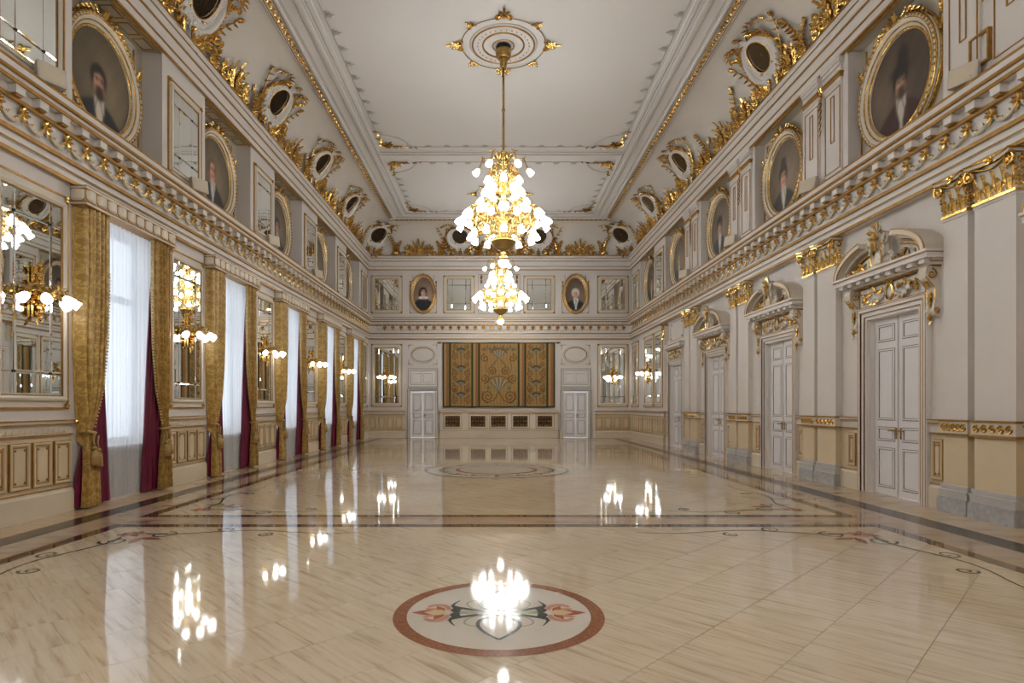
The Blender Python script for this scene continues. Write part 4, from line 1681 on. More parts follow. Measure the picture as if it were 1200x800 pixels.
def cartouche(loc, rz, parts):
    c = put('cartouche', parts[0], ceiling, loc, rz)
    put('vent_mesh', parts[1], c)
    put('cartouche_frame', parts[2], c)
    put('gilt_leafwork', parts[3], c)


def motif_big(g, x, h=.72):
    for i in range(7):
        a = (i / 6 - .5) * 2.3
        L = (h - .12) * (1 - .36 * abs(a) / 1.15)
        g.acanthus((x + .05 * math.sin(a), -.05, .14), (math.sin(a), -.05, math.cos(a)), (0, -1, 0), L, .17, .12)
    g.acanthus((x, -.10, .18), (0, -.1, 1), (0, -1, 0), h * .5, .2, .15)
    for s in (-1, 1):
        g.scroll((x + s * .16, -.06, .16), (s, 0, 0), (0, 0, 1), .11, 1.4, PI, 1, .026, 5)
        g.acanthus((x + s * .05, -.06, .10), (s, -.1, .25), (0, -1, 0), .28, .13, .2)
    g.ball((x, -.12, .20), .045, 7)


def motif_small(g, x, h=.48):
    g.tube([(x, -.04, .08), (x, -.05, h * .55)], .022, 5)
    for i in range(5):
        a = (i / 4 - .5) * 2.2
        g.acanthus((x, -.05, h * .48), (math.sin(a), -.05, math.cos(a)), (0, -1, 0), h * .5 * (1 - .3 * abs(a)), .12, .2)
    for s in (-1, 1):
        g.acanthus((x, -.05, .12), (s * .8, -.1, .6), (0, -1, 0), .22, .12, .2)
        g.scroll((x + s * .10, -.05, .10), (s, 0, 0), (0, 0, 1), .07, 1.2, PI, 1, .018, 5)


def motif_spray(g, x, s, h=.95):
    stem_spray(g, curve((x, .1), (x + s * .02, h * .4), (x + s * .10, h * .7), (x + s * .26, h), 8), 8, .17, .10, .026)
    stem_spray(g, curve((x, .1), (x - s * .08, .3), (x - s * .06, .5), (x - s * .16, h * .62), 7), 6, .15, .09, .022)
    g.acanthus((x, -.06, .06), (s * .5, -.1, .5), (0, -1, 0), .26, .15, .2)
    g.acanthus((x, -.06, .06), (-s * .5, -.1, .5), (0, -1, 0), .26, .15, .2)


FOL = {}


def foliage(wall, a, b):
    """gilt scrolling foliage at the foot of the cove from a to b"""
    Ln = round(b - a, 2)
    if Ln not in FOL:
        n = max(3, int(Ln / .48)) | 1
        meshes = []
        for k in range(n):
            g = MB()
            t = (k + .5) / n - .5
            m = abs(k - n // 2)
            if m == 0:
                motif_big(g, 0, .90)
            elif m % 3 == 1:
                motif_small(g, 0, .60)
            elif m % 3 == 2:
                motif_spray(g, 0, 1 if t > 0 else -1, .98)
            else:
                motif_big(g, 0, .7)
            # running vine under each motif
            w = Ln / n
            sg = 1 if k % 2 else -1
            g.tube([(-w / 2 + w * i / 8, -.03, .14 + sg * .07 * math.sin(2 * PI * i / 8)) for i in range(9)], .022, 5)
            for s in (-1, 1):
                g.leaf((s * w * .3, -.03, .14), (s, -.2, sg * .8), (0, -1, 0), .15, .08, .2)
            meshes.append((g.map(cove_map).mesh('gilt_foliage', 'gold'), t * Ln))
        FOL[Ln] = meshes
    mid = (a + b) / 2
    for me, dx in FOL[Ln]:
        s = -1 if wall == 'R' else 1
        put('gilt_foliage', me, ceiling, at(wall, mid + s * dx), RZ[wall])


for w in (11.72, 15.64, 19.56, 23.48):
    cartouche(at('L', w), RZ['L'], CART)
    foliage('L', w + .62, w + 3.30)
foliage('L', 8.42, 11.10)
RV = (7.8, 13.62, 19.48, 23.48)
for w in RV[1:]:
    cartouche(at('R', w), RZ['R'], CART)
for a, b in ((9.4, 13.0), (14.24, 18.86), (20.1, 22.86), (24.1, 26.78)):
    foliage('R', a, b)
for x in (-1.72, 1.98):
    cartouche(at('B', x), 0, CART)
foliage('B', -1.10, 1.36)
foliage('B', -5.04, -2.34)
foliage('B', 2.60, 5.30)
cartouche((XL, YF, 0), PI / 4, CART_C)
cartouche((XR, YF, 0), -PI / 4, CART_C)

# attic pilasters of the right wall
def attic_pilaster():
    g = MB()
    w = .27
    g.box(-w, w, -.035, 0, 5.74, 7.96, 0)
    g.box(-w - .03, w + .03, -.08, 0, 7.84, 7.90, 0)
    g.box(-w - .05, w + .05, -.10, 0, 7.90, 7.98, 0)
    g.box(-w - .02, w + .02, -.07, 0, 7.62, 7.70, 1)
    g.box(-w - .01, w + .01, -.055, 0, 7.55, 7.62, 0)
    g.box(-w - .04, w + .04, -.085, 0, 7.69, 7.715, 1)
    g.rect(-w + .02, w - .02, 5.95, 7.48, .014, -.03, -.048, 1)
    g.rect(-.06, .06, 6.5, 7.38, .013, -.03, -.05, 1)
    return g.mesh('attic_pilaster', ['wall_paint', 'gold_line'])


def drop_mesh():
    g = MB()
    g.acanthus((0, -.05, 7.60), (0, -.1, 1), (0, -1, 0), .16, .14, .2)
    for k in range(6):
        g.acanthus((0, -.05, 7.58 - .13 * k), (0, -.12, -1), (0, -1, 0), .18, .13 - .012 * k, .2)
    g.ball((0, -.06, 7.60), .04, 7)
    return g.mesh('leaf_drop', 'gold')


APIL, DROP = attic_pilaster(), drop_mesh()
for p in PIER[1:6]:
    for d in (-.42, .34):
        put('attic_pilaster', APIL, wall_right, at('R', p + d), RZ['R'])
    put('leaf_drop', DROP, wall_right, at('R', p - .04), RZ['R'])
MB().rect(-.16, .16, 6.0, 6.42, .025, 0, -.06).build('gilt_panel', 'gold_line', wall_right, at('R', 7.86), RZ['R'])
# gilt edges of the niches and coffered soffits
sf = MB()
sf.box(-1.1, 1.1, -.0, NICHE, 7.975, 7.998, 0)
for k in range(5):
    x = -.88 + .44 * k
    for a, b, c, d in ((x - .17, x + .17, .07, .09), (x - .17, x + .17, .27, .29), (x - .17, x - .15, .07, .29), (x + .15, x + .17, .07, .29)):
        sf.box(a, b, c, d, 7.965, 7.976, 1)
sf.box(-1.12, 1.12, -.012, .01, 7.95, 7.985, 1)
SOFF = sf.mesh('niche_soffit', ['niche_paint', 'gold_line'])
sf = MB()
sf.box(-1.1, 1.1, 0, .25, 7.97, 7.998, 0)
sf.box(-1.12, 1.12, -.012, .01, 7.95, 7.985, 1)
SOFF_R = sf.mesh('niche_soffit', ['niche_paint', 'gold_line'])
for w in WIN[1:]:
    put('niche_soffit', SOFF, wall_left, at('L', w), RZ['L'])
    put('niche_soffit', SOFF_R, wall_right, at('R', w), RZ['R'])

# ================================================================== MIRRORS
def ear_mesh(m='gold_line'):
    g = MB()
    g.scroll((0, 0, 0), (1, 0, 0), (0, 0, 1), .045, 1.3, 0, 1, .012, 5, k=8)
    for q in range(5):
        g.leaf((0, -.01, 0), (math.cos(q * 1.257), 0, math.sin(q * 1.257)), (0, -1, 0), .05, .03, .2)
    return g.mesh('corner_rosette', 'gold')


EAR = ear_mesh()
BOSS = MB().lathe([(.012, 0), (.022, .004), (.018, .012), (.004, .018)], 8).map(lambda x, y, z: (x, -z, y)).mesh('glass_stud', 'lead')
_pm = {}


def pane(w, h):
    k = (round(w, 3), round(h, 3))
    if k not in _pm:
        g = MB()
        b = .022
        a, c = w / 2 - .003, h / 2 - .003
        vs = [(-a, 0, -c), (a, 0, -c), (a, 0, c), (-a, 0, c), (-a + b, -.006, -c + b), (a - b, -.006, -c + b), (a - b, -.006, c - b), (-a + b, -.006, c - b)]
        g.add(vs, [(4, 5, 6, 7)], 0)
        g.add(vs, [(0, 1, 5, 4), (1, 2, 6, 5), (2, 3, 7, 6), (3, 0, 4, 7)], 1)
        _pm[k] = g.mesh('pane', ['mirror', 'bevel_mirror'])
    return _pm[k]


def mirror(wall, along, gw, z0, z1, label, group, mx=.21, mz=.30, off=0., fs=.13, ft=.19):
    """nine bevelled panes in a cream and gilt frame"""
    cz, gh = (z0 + z1) / 2, z1 - z0
    t = thing('framed_mirror', label, 'mirror', at(wall, along, off, z0), RZ[wall], group)
    H, W = gh / 2, gw / 2
    g = MB()
    g.box(-W - fs + .005, W + fs - .005, -.015, 0, -ft + .005, gh + ft - .005, 0)
    g.moulding(-W - .07, W + .07, -.07, gh + .07, [(0, -.012), (.0, -.05), (.03, -.06), (.055, -.04), (.07, -.014)], 0)
    g.build('frame', ['cream_paint'], t)
    g = MB()
    g.rect(-W - fs, W + fs, -ft, gh + ft, .028, 0, -.028)
    g.rect(-W - .012, W + .012, -.012, gh + .012, .010, -.014, -.034)
    g.build('gilt_line', 'gold_line', t)
    for sx in (-1, 1):
        for z in (-ft + .05, gh + ft - .05):
            put('corner_rosette', EAR, t, (sx * (W + fs - .05), -.03, z))
    MB().box(-W, W, -.016, -.012, 0, gh).build('leading', 'lead', t)
    xs, zs = [-W, -W + mx, W - mx, W], [0, mz, gh - mz, gh]
    for i in range(3):
        for j in range(3):
            o = put('pane', pane(xs[i + 1] - xs[i], zs[j + 1] - zs[j]), t, ((xs[i] + xs[i + 1]) / 2, -.017, (zs[j] + zs[j + 1]) / 2))
            o.rotation_euler = (random.uniform(-1, 1) * .0035, 0, random.uniform(-1, 1) * .003)
    for x in xs[1:3]:
        for z in zs[1:3]:
            put('glass_stud', BOSS, t, (x, -.022, z))
    return t


# ------------------------------------------------------------------ wall sconces
def shade_mesh():
    prof = [(1.03 * r_, 1.06 * z_) for r_, z_ in ((.012, 0), (.022, .004), (.042, .02), (.058, .05), (.064, .09), (.067, .125), (.074, .155), (.070, .156), (.058, .12), (.045, .06), (.02, .03))]
    g = MB()
    g.lathe(prof, 12)
    g.f.pop()
    g.m.pop()
    g.ball((0, 0, .095), .036, 8)
    return g.mesh('glass_shade', 'shade_glass', True)


SHADE = shade_mesh()
SHADE_W = SHADE.copy()
SHADE_W.materials[0] = MATS['sconce_glass']


def arm_mesh(pts, r=.014, leaves=4):
    P = [Vector(p) for p in pts]
    g = MB()
    g.tube(P, r, 6)
    for i in range(leaves):
        k = int((i + .5) / leaves * (len(P) - 1))
        d = (P[k + 1] - P[k]).normalized()
        for s in (-1, 1):
            g.leaf(P[k], d * .6 + Vector((0, s * .8, .3)), (0, 0, 1), .10, .045, .4)
    d = (P[-1] - P[-2]).normalized()
    g.tube([P[-1] - d * .03, P[-1] + d * .01], [.012, .030], 8)
    g.scroll(P[len(P) // 2] + Vector((0, 0, -.05)), (1, 0, 0), (0, 0, 1), .05, 1.2, PI / 2, 1, .010, 5)
    return g


def sconce(wall, along, z, off, label):
    t = thing('wall_sconce', label, 'wall lamp', at(wall, along, off, z), RZ[wall], 'gilt wall sconces')
    g = MB()
    for k in range(5):
        g.acanthus((0, -.03, .05 + .085 * k), (.5 * (-1) ** k, -.15, 1), (0, -1, 0), .13, .13 - .015 * k, .2)
        g.acanthus((0, -.04, .0 - .065 * k), (-.45 * (-1) ** k, -.15, -1), (0, -1, 0), .13, .16 - .025 * k, .2)
        g.scroll((.05 * (-1) ** k, -.05, .12 + .07 * k), (1, 0, 0), (0, 0, 1), .045, 1.3, k, (-1) ** k, .012, 5)
        g.ball((.02 * (-1) ** k, -.08, -.08 - .05 * k), .035 - .004 * k, 6)
    for s in (-1, 1):
        g.scroll((s * .09, -.06, .08), (s, 0, 0), (0, 0, 1), .09, 1.4, PI, 1, .02, 6)
        g.scroll((s * .08, -.06, -.07), (s, 0, 0), (0, 0, 1), .07, 1.4, PI, -1, .018, 6)
        g.acanthus((s * .05, -.08, 0), (s, -.3, .4), (0, -1, 0), .17, .12, .3)
    g.ball((0, -.1, .0), .075, 10, 0, 1.2)
    g.box(-.05, .05, -.03, 0, -.25, .4)
    g.build('backplate', 'gold', t)
    am = arm_mesh([(.03, 0, 0), (.10, 0, .06), (.18, 0, .12), (.25, 0, .10), (.285, 0, .03), (.29, 0, -.01)]).mesh('arm', 'brass')
    for a in (-82, -45, 0, 45, 82):
        q = math.radians(a - 90)
        o = put('arm', am, t, (0, -.10, .02), q)
        s = put('glass_shade', SHADE_W, o, (.292, 0, -.018))
        s.rotation_euler = (0, math.radians(122), 0)
        s.scale = (.85, .85, .85)
    return t


PIERNAME = {2: 'between the sixth and fifth windows from the tapestry wall', 3: 'between the fifth and fourth windows from the tapestry wall', 4: 'between the fourth and third windows from the tapestry wall',
            5: 'between the third and second windows from the tapestry wall', 6: 'between the second and first windows from the tapestry wall'}
PIERNAME[7] = 'on the window wall in the corner by the tapestry wall'
for i in range(2, 8):
    c = PIER[i] + .05 if i < 7 else 27.5
    gw = 1.04 if i < 7 else 1.1
    mirror('L', c, gw, 1.65, 4.29, 'tall nine-pane mirror ' + PIERNAME[i], 'tall mirrors between the windows')
    mirror('L', PIER[i] if i < 7 else 27.5, .95, 6.02, 7.50, 'small leaded attic mirror ' + PIERNAME[i].replace('between', 'above and between', 1), 'attic mirrors above the windows', .24, .27, 0., .15, .17)
    if i < 7:
        sconce('L', c, 2.93, .035, 'lit gilt sconce on the mirror ' + PIERNAME[i])
for x, nm in ((-5.25, 'near the window wall'), (5.55, 'near the wall of tall doors')):
    mirror('B', x, 1.14, 1.66, 4.29, 'tall nine-pane mirror on the tapestry wall ' + nm, 'tall mirrors of the tapestry wall', .22, .3, 0., .17, .19)
    mirror('B', x, 1.12, 6.10, 7.57, 'small attic mirror above the tapestry wall, ' + nm, 'attic mirrors of the tapestry wall', .22, .24, 0., .19, .17)
    sconce('B', x, 2.93, .035, 'lit gilt sconce on the tapestry wall mirror ' + nm)
for x, nm in ((-1.80, 'towards the window wall'), (2.03, 'towards the wall of tall doors')):
    mirror('B', x, 1.12, 6.10, 7.57, 'pale attic mirror beside the middle field above the tapestry, ' + nm, 'attic mirrors of the tapestry wall', .24, .30, 0., .19, .17)
mirror('R', 23.55, .95, 1.65, 4.29, 'tall mirror next to the last tall door', 'tall mirrors of the door wall')
mirror('R', 25.05, 1.28, 1.65, 4.29, 'tall mirror with a sconce on the wall of tall doors', 'tall mirrors of the door wall')
mirror('R', 27.5, 1.10, 1.65, 4.29, 'tall mirror on the wall of tall doors, in the corner by the tapestry wall', 'tall mirrors of the door wall')
sconce('R', 25.05, 2.93, .035, 'gilt sconce with lit glass shades on the mirror of the door wall')
mirror('R', 23.42, .95, 6.02, 7.50, 'small leaded attic mirror between the last two portraits above the door wall', 'attic mirrors of the door wall', .24, .27, 0., .15, .17)
mirror('R', 27.35, .95, 6.02, 7.50, 'small leaded attic mirror above the door wall, next to the corner with the tapestry wall', 'attic mirrors of the door wall', .24, .27, 0., .15, .17)
# middle field of the far attic, behind the lamps
g = MB()
g.rect(-1.0, 1.0, 5.92, 7.80, .016, 0, -.025, 0)
g.oval(0, 6.85, .62, .78, [(.06, 0), (.05, -.04), (.0, -.05), (-.03, -.02), (-.04, 0)], 40, 1)
g.oval(0, 6.85, .62, .78, [(.07, -.0), (.07, -.03), (.055, -.03), (.055, 0)], 40, 0)
for s in (-1, 1):
    g.acanthus((s * .85, -.02, 7.55), (0, -.1, 1), (0, -1, 0), .22, .12, .2, 2)
    g.acanthus((s * .85, -.02, 7.55), (0, -.1, -1), (0, -1, 0), .22, .12, .2, 2)
g.build('oval_panel', ['gold_line', 'cream_paint', 'gold'], wall_back, at('B', .12), 0)

# ================================================================== PORTRAITS
def sm(d, w=.014):
    return 1 / (1 + np.exp(np.clip(d / w, -40, 40)))


def ell(X, Z, cx, cz, rx, rz):
    return (np.sqrt(((X - cx) / rx) ** 2 + ((Z - cz) / rz) ** 2) - 1) * min(rx, rz)


def paint_portrait(X, Z, sp):
    rng = np.random.RandomState(sp.get('seed', 1))
    bgc = np.array(sp['bg'])
    C = np.ones(X.shape + (3,)) * bgc
    glow = np.exp(-(((X - sp.get('gx', .25)) / .55) ** 2 + ((Z + .1) / .6) ** 2))
    C = C * (.75 + .75 * glow[..., None])
    C *= (1 + .05 * np.sin(X * 9 + Z * 5)[..., None] + .04 * np.sin(X * 21 - Z * 13)[..., None])

    def lay(d, col, w=.014):
        nonlocal C
        m = sm(d, w)[..., None]
        C = C * (1 - m) + np.array(col) * m
    k = sp.get('k', 1.)
    hx, hz = sp.get('hx', 0.), sp.get('hz', .02)
    rx, rz = .135 * k, .185 * k
    hair = sp['hair']
    if sp.get('long'):
        lay(ell(X, Z, hx - .02, hz - .03, .20 * k, .25 * k), hair)
        lay(ell(X, Z, hx - .13 * k, hz - .15 * k, .09 * k, .16 * k), hair)
    else:
        lay(ell(X, Z, hx, hz + .05 * k, .155 * k, .20 * k), hair)
    # shoulders
    sh = hz - .25 * k
    lay(np.maximum(Z - (sh - .55 * np.abs((X - hx) / k) ** 1.7 / .55), np.abs(X - hx) - .62 * k), sp['coat'], .016)
    lay(np.maximum(np.abs(X - hx) - .075 * k, np.abs(Z - (hz - .2 * k)) - .12 * k), sp['skin'])
    # shirt front
    if sp.get('shirt'):
        lay(np.maximum(np.abs(X - hx - .02) - (.028 * k + .32 * np.clip(Z - (sh - .36 * k), 0, .25)), np.maximum(Z - (sh + .03), (sh - .48 * k) - Z)), sp['shirt'], .01)
    if sp.get('collar'):
        for s in (-1, 1):
            lay(ell(X, Z, hx + s * .11 * k, sh - .01 * k, .11 * k, .06 * k), sp['collar'], .01)
    if sp.get('tie'):
        lay(np.maximum(np.abs(X - hx - .02) - .022 * k, np.maximum(Z - sh, (sh - .3 * k) - Z)), sp['tie'], .008)
    # face
    lay(ell(X, Z, hx + .015, hz, rx, rz), sp['skin'], .012)
    shade = sm(ell(X, Z, hx + .10 * k, hz - .02, .07 * k, .17 * k), .03)[..., None] * sm(ell(X, Z, hx + .015, hz, rx, rz), .012)[..., None]
    C = C * (1 - .35 * shade)
    for s in (-1, 1):
        lay(ell(X, Z, hx + .015 + s * .052 * k, hz + .025 * k, .026 * k, .013 * k), (.03, .02, .015), .006)
        lay(ell(X, Z, hx + .015 + s * .052 * k, hz + .058 * k, .036 * k, .010 * k), tuple(.6 * np.array(hair) + .02), .007)
    lay(ell(X, Z, hx + .025, hz - .035 * k, .018 * k, .05 * k), tuple(np.array(sp['skin']) * .72), .01)
    lay(ell(X, Z, hx + .015, hz - .105 * k, .042 * k, .012 * k), (.22, .06, .05), .007)
    # hair line
    lay(np.maximum(ell(X, Z, hx, hz + .08 * k, .16 * k, .17 * k), (hz + (.125 if not sp.get('bald') else .19) * k) - Z + .35 * np.abs(X - hx - .02) * (0 if sp.get('bald') else -1)), hair, .012)
    for s in (-1, 1):
        lay(ell(X, Z, hx + s * .135 * k, hz + .04 * k, .035 * k, .10 * k), hair, .012)
    if sp.get('beard'):
        lay(ell(X, Z, hx + .02, hz - .165 * k, .095 * k, .10 * k), sp['beard'], .016)
        lay(ell(X, Z, hx + .015, hz - .078 * k, .075 * k, .020 * k), sp['beard'], .010)
    if sp.get('hat') == 'fez':
        lay(np.maximum(np.abs(X - hx - .01) - (.125 - .1 * (Z - hz - .15)) * k, np.maximum(Z - hz - .40 * k, hz + .11 * k - Z)), sp['hatc'], .012)
    if sp.get('hat') == 'tall':
        lay(ell(X, Z, hx, hz + .20 * k, .22 * k, .12 * k), sp['hatc'], .02)
        lay(ell(X, Z, hx + .06, hz + .36 * k, .13 * k, .22 * k), sp['hatc'], .02)
    if sp.get('hat') == 'cap':
        lay(ell(X, Z, hx, hz + .17 * k, .17 * k, .10 * k), sp['hatc'], .02)
    # lapels
    for s in (-1, 1):
        ln = np.abs((X - hx) - s * (.04 + .5 * (sh - Z) * .6)) - .008
        lay(np.maximum(ln, np.maximum(Z - sh, sh - .4 - Z)), tuple(np.array(sp['coat']) * 1.9 + .004), .008)
    C *= (1 + .035 * rng.randn(*X.shape)[..., None])
    return np.clip(C * 1.3, 0, 1)


def canvas_mesh(a, b, sp, n=64):
    xs = np.linspace(-a, a, n + 1)
    zs = np.linspace(-b, b, int(n * b / a) + 1)
    X, Z = np.meshgrid(xs, zs)
    C = paint_portrait(X, Z, sp)
    nx, nz = len(xs), len(zs)
    idx = np.arange(nx * nz).reshape(nz, nx)
    cx = (X[:-1, :-1] + X[1:, 1:]) / 2
    cz = (Z[:-1, :-1] + Z[1:, 1:]) / 2
    keep = (cx / a) ** 2 + (cz / b) ** 2 < 1.0
    F = np.stack([idx[:-1, :-1], idx[:-1, 1:], idx[1:, 1:], idx[1:, :-1]], -1)[keep]
    V = np.stack([X.ravel(), np.full(X.size, -.02), Z.ravel()], -1)
    used = np.zeros(len(V), bool)
    used[F.ravel()] = True
    rm = np.cumsum(used) - 1
    me = bpy.data.meshes.new('canvas')
    me.from_pydata(V[used].tolist(), [], rm[F].tolist())
    at_ = me.color_attributes.new('paint', 'FLOAT_COLOR', 'POINT')
    col = np.ones((int(used.sum()), 4), np.float32)
    col[:, :3] = C.reshape(-1, 3)[used]
    at_.data.foreach_set('color', col.ravel())
    me.materials.append(MATS['oil_paint'])
    me.update()
    return me


_pf = {}


def portrait_frame(a, b, w):
    k = (a, b)
    if k in _pf:
        return _pf[k]
    wood = MB()
    wood.oval(0, 0, a, b, [(-.03, -.02), (-.03, -.05), (.0, -.06), (.02, -.05), (.10 * w, -.07), (.26 * w, -.10), (.34 * w, -.12), (.50 * w, -.12), (.58 * w, -.06), (.62 * w, 0)], 56, 0)
    gilt = MB()
    gilt.oval(0, 0, a, b, [(-.032, -.048), (-.026, -.062), (.004, -.066), (.012, -.055)], 56, 0)
    gilt.oval(0, 0, a + .36 * w, b + .36 * w, [(-.012, -.112), (-.004, -.125), (.006, -.125), (.012, -.115)], 56, 0)
    gilt.oval(0, 0, a + .17 * w, b + .17 * w, [(-.010, -.083), (-.004, -.098), (.006, -.10), (.012, -.094)], 56, 0)
    gilt.oval(0, 0, a + .52 * w, b + .52 * w, [(-.012, -.115), (-.004, -.125), (.006, -.125), (.012, -.10)], 56, 0)
    gilt.oval(0, 0, a + .58 * w, b + .58 * w, [(-.01, -.06), (.0, -.075), (.02, -.06), (.022, 0)], 56, 0)
    bead = MB()
    nb = 64
    for i in range(nb):
        q = 2 * PI * i / nb
        bead.ball(((a + .46 * w) * math.cos(q), -.13, (b + .46 * w) * math.sin(q)), .022 * (1 if w > .3 else .7), 5)
    crest = MB()
    sc = 1. if w > .3 else .62
    top = b + .6 * w
    crest.palmette((0, -.10, top - .08 * sc), (0, 0, 1), (1, 0, 0), (0, -1, 0), .22 * sc, .2 * sc, 0, 7)
    for s in (-1, 1):
        for i in range(6):
            q = PI / 2 - s * (.12 + .115 * i)
            c = ((a + .6 * w) * math.cos(q), -.08, (b + .6 * w) * math.sin(q))
            crest.acanthus(c, (s * .9, -.1, .35 - .22 * i), (0, -1, 0), .19 * sc, .09 * sc, .12)
            if i % 2 == 0:
                crest.scroll((c[0], -.07, c[2] + .03), (s, 0, 0), (0, 0, 1), .07 * sc, 1.2, PI, 1, .018 * sc, 5)
    X = a + .62 * w
    side = {}
    for s in (-1, 1):
        g = MB()
        g.acanthus((s * X, -.03, b * .62), (0, -.1, 1), (0, -1, 0), .24 * sc, .14 * sc, .2)
        g.acanthus((s * X, -.03, b * .62), (0, -.1, -1), (0, -1, 0), .24 * sc, .13 * sc, .2)
        side[s] = g.mesh('side_spray', 'gold')
    back = MB()
    X, T, Bt = a + .72 * w, b + .66 * w, b + .45 * w
    for s in (-1, 1):
        back.box(s * X - .010, s * X + .010, -.02, 0, -Bt, b * .5)
        back.box(min(s * X, s * (X - .14)), max(s * X, s * (X - .14)), -.02, 0, b * .5 - .01, b * .5 + .01)
        back.box(s * (X - .14) - .01, s * (X - .14) + .01, -.02, 0, b * .5, T)
        back.ball((s * (X - .03), -.015, -Bt + .04), .035, 6)
    back.box(-X, X, -.02, 0, -Bt - .01, -Bt + .01)
    _pf[k] = (wood.mesh('frame', 'cream_paint', True), gilt.mesh('gilt_rim', 'gold', True), bead.mesh('bead_ring', 'gold'), crest.mesh('crest', 'gold'), back.mesh('gilt_line', 'gold_line'), side[-1], side[1])
    return _pf[k]


def portrait(wall, along, zc, a, b, w, off, sp, label, grp):
    t = thing('portrait', label, 'portrait', at(wall, along, off, zc), RZ[wall], grp)
    put('canvas', canvas_mesh(a, b, sp), t)
    for me in portrait_frame(a, b, w):
        o = put(me.name.split('.')[0], me, t)
        if o.name.startswith('bead_ring'):
            o['kind'] = 'stuff'
    return t


SK = (.46, .25, .16)
BGB = (.115, .088, .055)
PL = [dict(bg=BGB, hair=(.018, .014, .012), coat=(.014, .015, .018), shirt=(.50, .44, .36), skin=SK, beard=(.03, .018, .012), hx=-.06, hz=-.04, k=1.15),
      dict(bg=BGB, hair=(.10, .07, .05), coat=(.016, .017, .02), shirt=(.45, .42, .38), skin=(.50, .24, .16), bald=1, hx=-.10, hz=.05, k=1.05, gx=.1),
      dict(bg=(.10, .082, .055), hair=(.03, .02, .015), coat=(.02, .02, .022), shirt=(.4, .38, .34), skin=SK, hx=0, hz=0, k=1.05),
      dict(bg=(.10, .08, .055), hair=(.05, .035, .03), coat=(.018, .018, .02), shirt=(.4, .38, .34), skin=SK, beard=(.10, .08, .06), hx=0, hz=0, k=1.05),
      dict(bg=(.09, .07, .05), hair=(.03, .025, .02), coat=(.02, .018, .018), shirt=(.4, .36, .3), skin=SK, hx=.05, hz=0, k=1.05)]
NL = ['bearded dark-haired man', 'balding ruddy man', 'dark-haired man', 'bearded man in black', 'man in dark brown']
for i, sp in enumerate(PL):
    portrait('L', WIN[i + 2], 6.82, .77, .82, .36, -NICHE, dict(sp, seed=i), 'oval portrait of a %s above %s window from tapestry' % (NL[i], ORD[i + 2]), 'portraits above the windows')
PR = [dict(bg=(.085, .060, .042), hair=(.02, .015, .012), coat=(.045, .020, .017), shirt=(.45, .40, .34), skin=(.42, .25, .17), beard=(.05, .032, .022), hat='tall', hatc=(.022, .018, .016), hx=.02, hz=.0, k=1.05, gx=-.4),
      dict(bg=(.15, .115, .082), hair=(.05, .03, .02), coat=(.045, .042, .036), shirt=(.5, .46, .4), skin=(.52, .31, .21), hat='fez', hatc=(.05, .042, .038), hx=-.06, hz=.0, k=1.12),
      dict(bg=(.14, .112, .085), hair=(.03, .02, .015), coat=(.05, .05, .047), shirt=(.5, .47, .42), skin=(.46, .29, .2), hat='cap', hatc=(.03, .026, .024), hx=-.08, hz=.05, k=1.12),
      dict(bg=(.14, .115, .09), hair=(.22, .17, .12), coat=(.05, .046, .042), shirt=(.55, .52, .47), skin=(.5, .32, .23), hx=-.1, hz=.0, k=1.12, tie=(.3, .1, .06)),
      dict(bg=(.10, .075, .055), hair=(.03, .02, .015), coat=(.02, .02, .02), shirt=(.4, .36, .3), skin=SK, hx=0, hz=.0, k=1.08)]
NR = ['bearded man in a tall dark hat above the tall doors', 'man in a dark fez above the tall doors', 'man in a dark cap above the tall doors', 'fair-haired man above the tall doors', 'dark-haired man above the door wall mirrors']
for i, sp in enumerate(PR):
    portrait('R', WIN[i + 2] + (.06 if i < 4 else .12), 6.82, .77, .82, .36, -.25, dict(sp, seed=i + 10), 'oval portrait of a %s' % NR[i], 'portraits above the doors')
portrait('B', -3.50, 6.84, .49, .80, .20, 0, dict(bg=(.20, .135, .095), hair=(.022, .016, .014), coat=(.016, .018, .022), skin=(.60, .36, .26), long=1, collar=(.70, .66, .60), hx=0, hz=.10, k=1.0, seed=31),
         'oval portrait of a person with long dark hair and a white collar', 'portraits of the tapestry wall')
portrait('B', 3.76, 6.84, .49, .80, .20, 0, dict(bg=(.115, .078, .055), hair=(.55, .50, .42), coat=(.018, .018, .024), skin=(.58, .37, .27), shirt=(.7, .68, .64), tie=(.10, .12, .10), hx=0, hz=.02, k=1.0, seed=32),
         'oval portrait of a white-haired man in a dark suit and tie above the tapestry wall', 'portraits of the tapestry wall')

